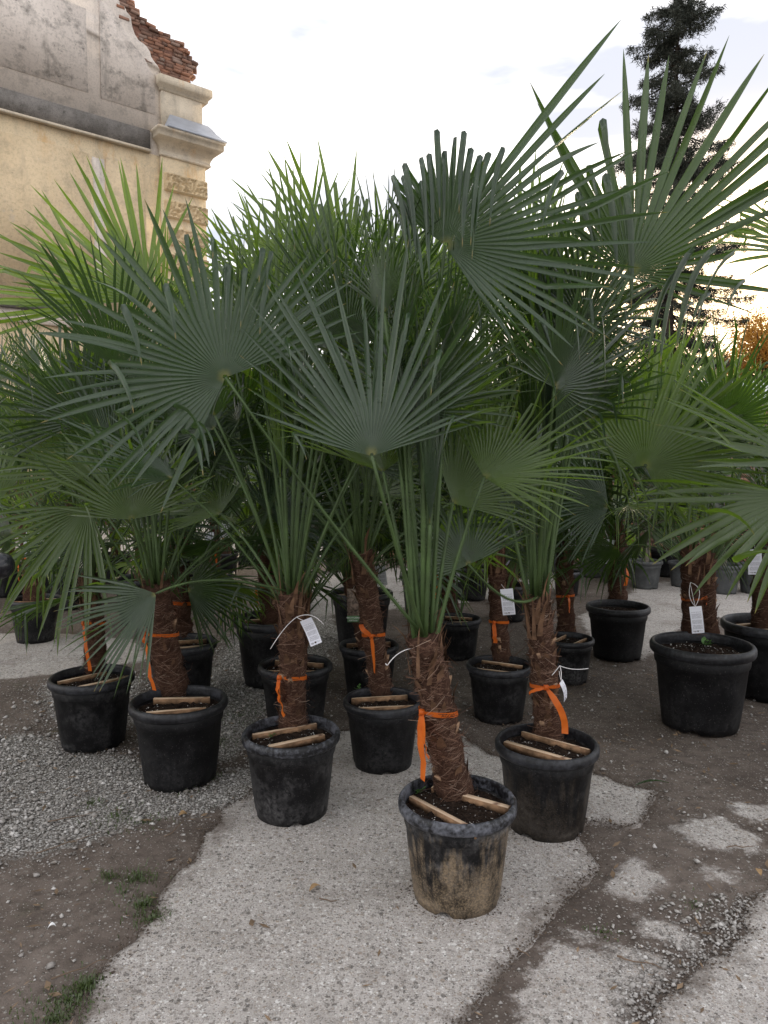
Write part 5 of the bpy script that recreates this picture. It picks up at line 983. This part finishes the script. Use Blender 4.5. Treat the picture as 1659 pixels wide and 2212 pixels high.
# bricks of the broken gable edge, one by one
ov = np.array(outer)[::-1]; pv = np.array(plast)[::-1]; RB = [brick_mesh(.255, s + 20, .066, .16) for s in range(8)]; cnt = 0; v = 11.16; row = 0
while v < 12.75:
    uo = np.interp(v, ov[:, 1], ov[:, 0]); ui = np.interp(v, pv[:, 1], pv[:, 0]); u = uo - .02 + rp.uniform(-.06, .05)
    while u > ui - .22:
        L = .255 * rp.uniform(.75, 1.05) if rp.rand() < .7 else .125; u0 = u - L
        if cnt < 290:
            o = obj('brick', RB[rp.randint(8)], None, bld, ((u + u0) / 2, -.012 + rp.normal(0, .018) - (.02 if u > uo - .3 else 0), v + rp.normal(0, .004)), (rp.normal(0, .03), rp.normal(0, .03), rp.normal(0, .05))); o.scale = (L / .255, 1, 1.05); cnt += 1
        u = u0 - .012
    v += .079; row += 1
for k in range(60):                                       # rubble bricks lying on the broken top
    t = rp.uniform(.05, .95) * (len(outer) - 1); i = int(t); f = t - i; u = outer[i][0] * (1 - f) + outer[i + 1][0] * f; vv = outer[i][1] * (1 - f) + outer[i + 1][1] * f
    if cnt < 298: o = obj('brick', RB[rp.randint(8)], None, bld, (u - .04 + rp.normal(0, .03), rp.uniform(-.02, .3), vv - .05 + rp.normal(0, .02)), (rp.normal(0, .25), rp.normal(0, .3), rp.normal(0, .5))); o.scale = (rp.uniform(.4, .8), 1, 1); cnt += 1

# ------------------------------------------------------------------ odds and ends
M['gloss'] = plain('black_gloss', (.012, .013, .016), .25, .5, .1)
c = at(-6, 1222, 2.6); root = empty('black_handlebar', (c[0] - .5, 2.6, 0)); tag(root, 'black rounded handlebar grip poking in beside the palms', 'handlebar')
V, Q = lathe([(.0, -.055), (.024, -.052), (.040, -.040), (.048, -.015), (.048, .02), (.040, .06), (.028, .08), (.0, .082)], 24); ang = np.array([V[:, 2], V[:, 0], V[:, 1]]).T * [-1, 1, 1]; obj('grip', MB().add(ang + (c - np.array([c[0] - .5, 2.6, 0])), Q).mesh('grip', True), M['gloss'], root)
V, polys = tube(np.array([[.5 - .07, 0, c[2]], [.35, 0, c[2] - .01], [.15, .05, c[2] - .12], [.02, .1, .5], [0, .1, -.005]]), .014, 8); obj('tube', MB().add(V, *polys).mesh('tube', True), M['gloss'], root)
def litter(name, px, py, L, w, ang, mat, label, cat, lift=.006, n=7, curl=.012):
    g = ground(px, py, lift); a = RAD(ang); d = np.array([math.cos(a), math.sin(a), 0]); sd = np.array([-d[1], d[0], 0]); s = np.linspace(0, 1, n); p = d * ((s - .5) * L)[:, None] + sd * (.12 * L * np.sin(s * 2.6))[:, None] + np.array([0, 0, 1]) * (curl * np.sin(s * 3.1) + .001)[:, None]
    ww = w * np.sin(np.clip(s * 3.0 + .14, 0, 3.1)); V = np.stack([p - sd * ww[:, None] + [0, 0, .003], p, p + sd * ww[:, None] + [0, 0, .003]], 1).reshape(-1, 3); i = np.arange(n - 1)[:, None] * 3; q = np.concatenate([np.c_[i, i + 1, i + 4, i + 3], np.c_[i + 1, i + 2, i + 5, i + 4]])
    tag(obj(name, MB().add(V, q, s=.5, lr=.3), mat, None, g), label, cat)
litter('fallen_leaflet', 1410, 1696, .19, .012, 6, M['leaf'], 'long green palm leaflet lying on the bare dirt', 'leaf')
litter('fallen_leaf', 681, 1921, .055, .012, 40, M['dryleaf'], 'curled tan leaf lying on the concrete slab', 'leaf')
litter('fallen_leaf', 1642, 1886, .05, .012, 70, M['dryleaf'], 'yellow leaf by the edge of the pale corner slab', 'leaf', .01)
litter('fallen_leaf', 395, 1762, .04, .02, 20, M['dryleaf'], 'square brown leaf scrap on the dark dirt', 'leaf', .0)
def twig(px, py, L, ang, label, seed):
    r_ = np.random.RandomState(seed); g = ground(px, py, .006); a = RAD(ang); s = np.linspace(-.5, .5, 7); p = np.c_[np.cos(a) * s * L, np.sin(a) * s * L, np.abs(r_.normal(0, .003, 7))] + r_.normal(0, .004, (7, 3)) * [1, 1, 0]; V, polys = tube(p, np.linspace(.0028, .0012, 7), 5); tag(obj('twig', MB().add(V, *polys), M['twig'], None, g), label, 'twig')
for i, (px, py, L, a, lab) in enumerate(((710, 1945, .07, -10, 'short twig on the slab near the curled tan leaf'), (150, 1820, .28, 40, 'long dry stalk across the dark dirt'), (160, 1765, .22, 25, 'dry stalk at the edge of the gravel'), (380, 1790, .16, 70, 'thin dark stick near the slab corner'), (1385, 2080, .14, -20, 'thin stick on the broken concrete patch'), (1130, 2060, .06, -50, 'small twig in the dirt joint by the slab'), (1600, 1830, .12, 0, 'twig near the pale corner slab'), (170, 2095, .17, 35, 'bent dry stalk at the grassy slab edge'))): twig(px, py, L, a, lab, i + 3)
litter('paper_scrap', 112, 2005, .028, .010, 20, M['whiteprint'], 'torn white paper scrap on the dark dirt', 'paper', .002, 5)
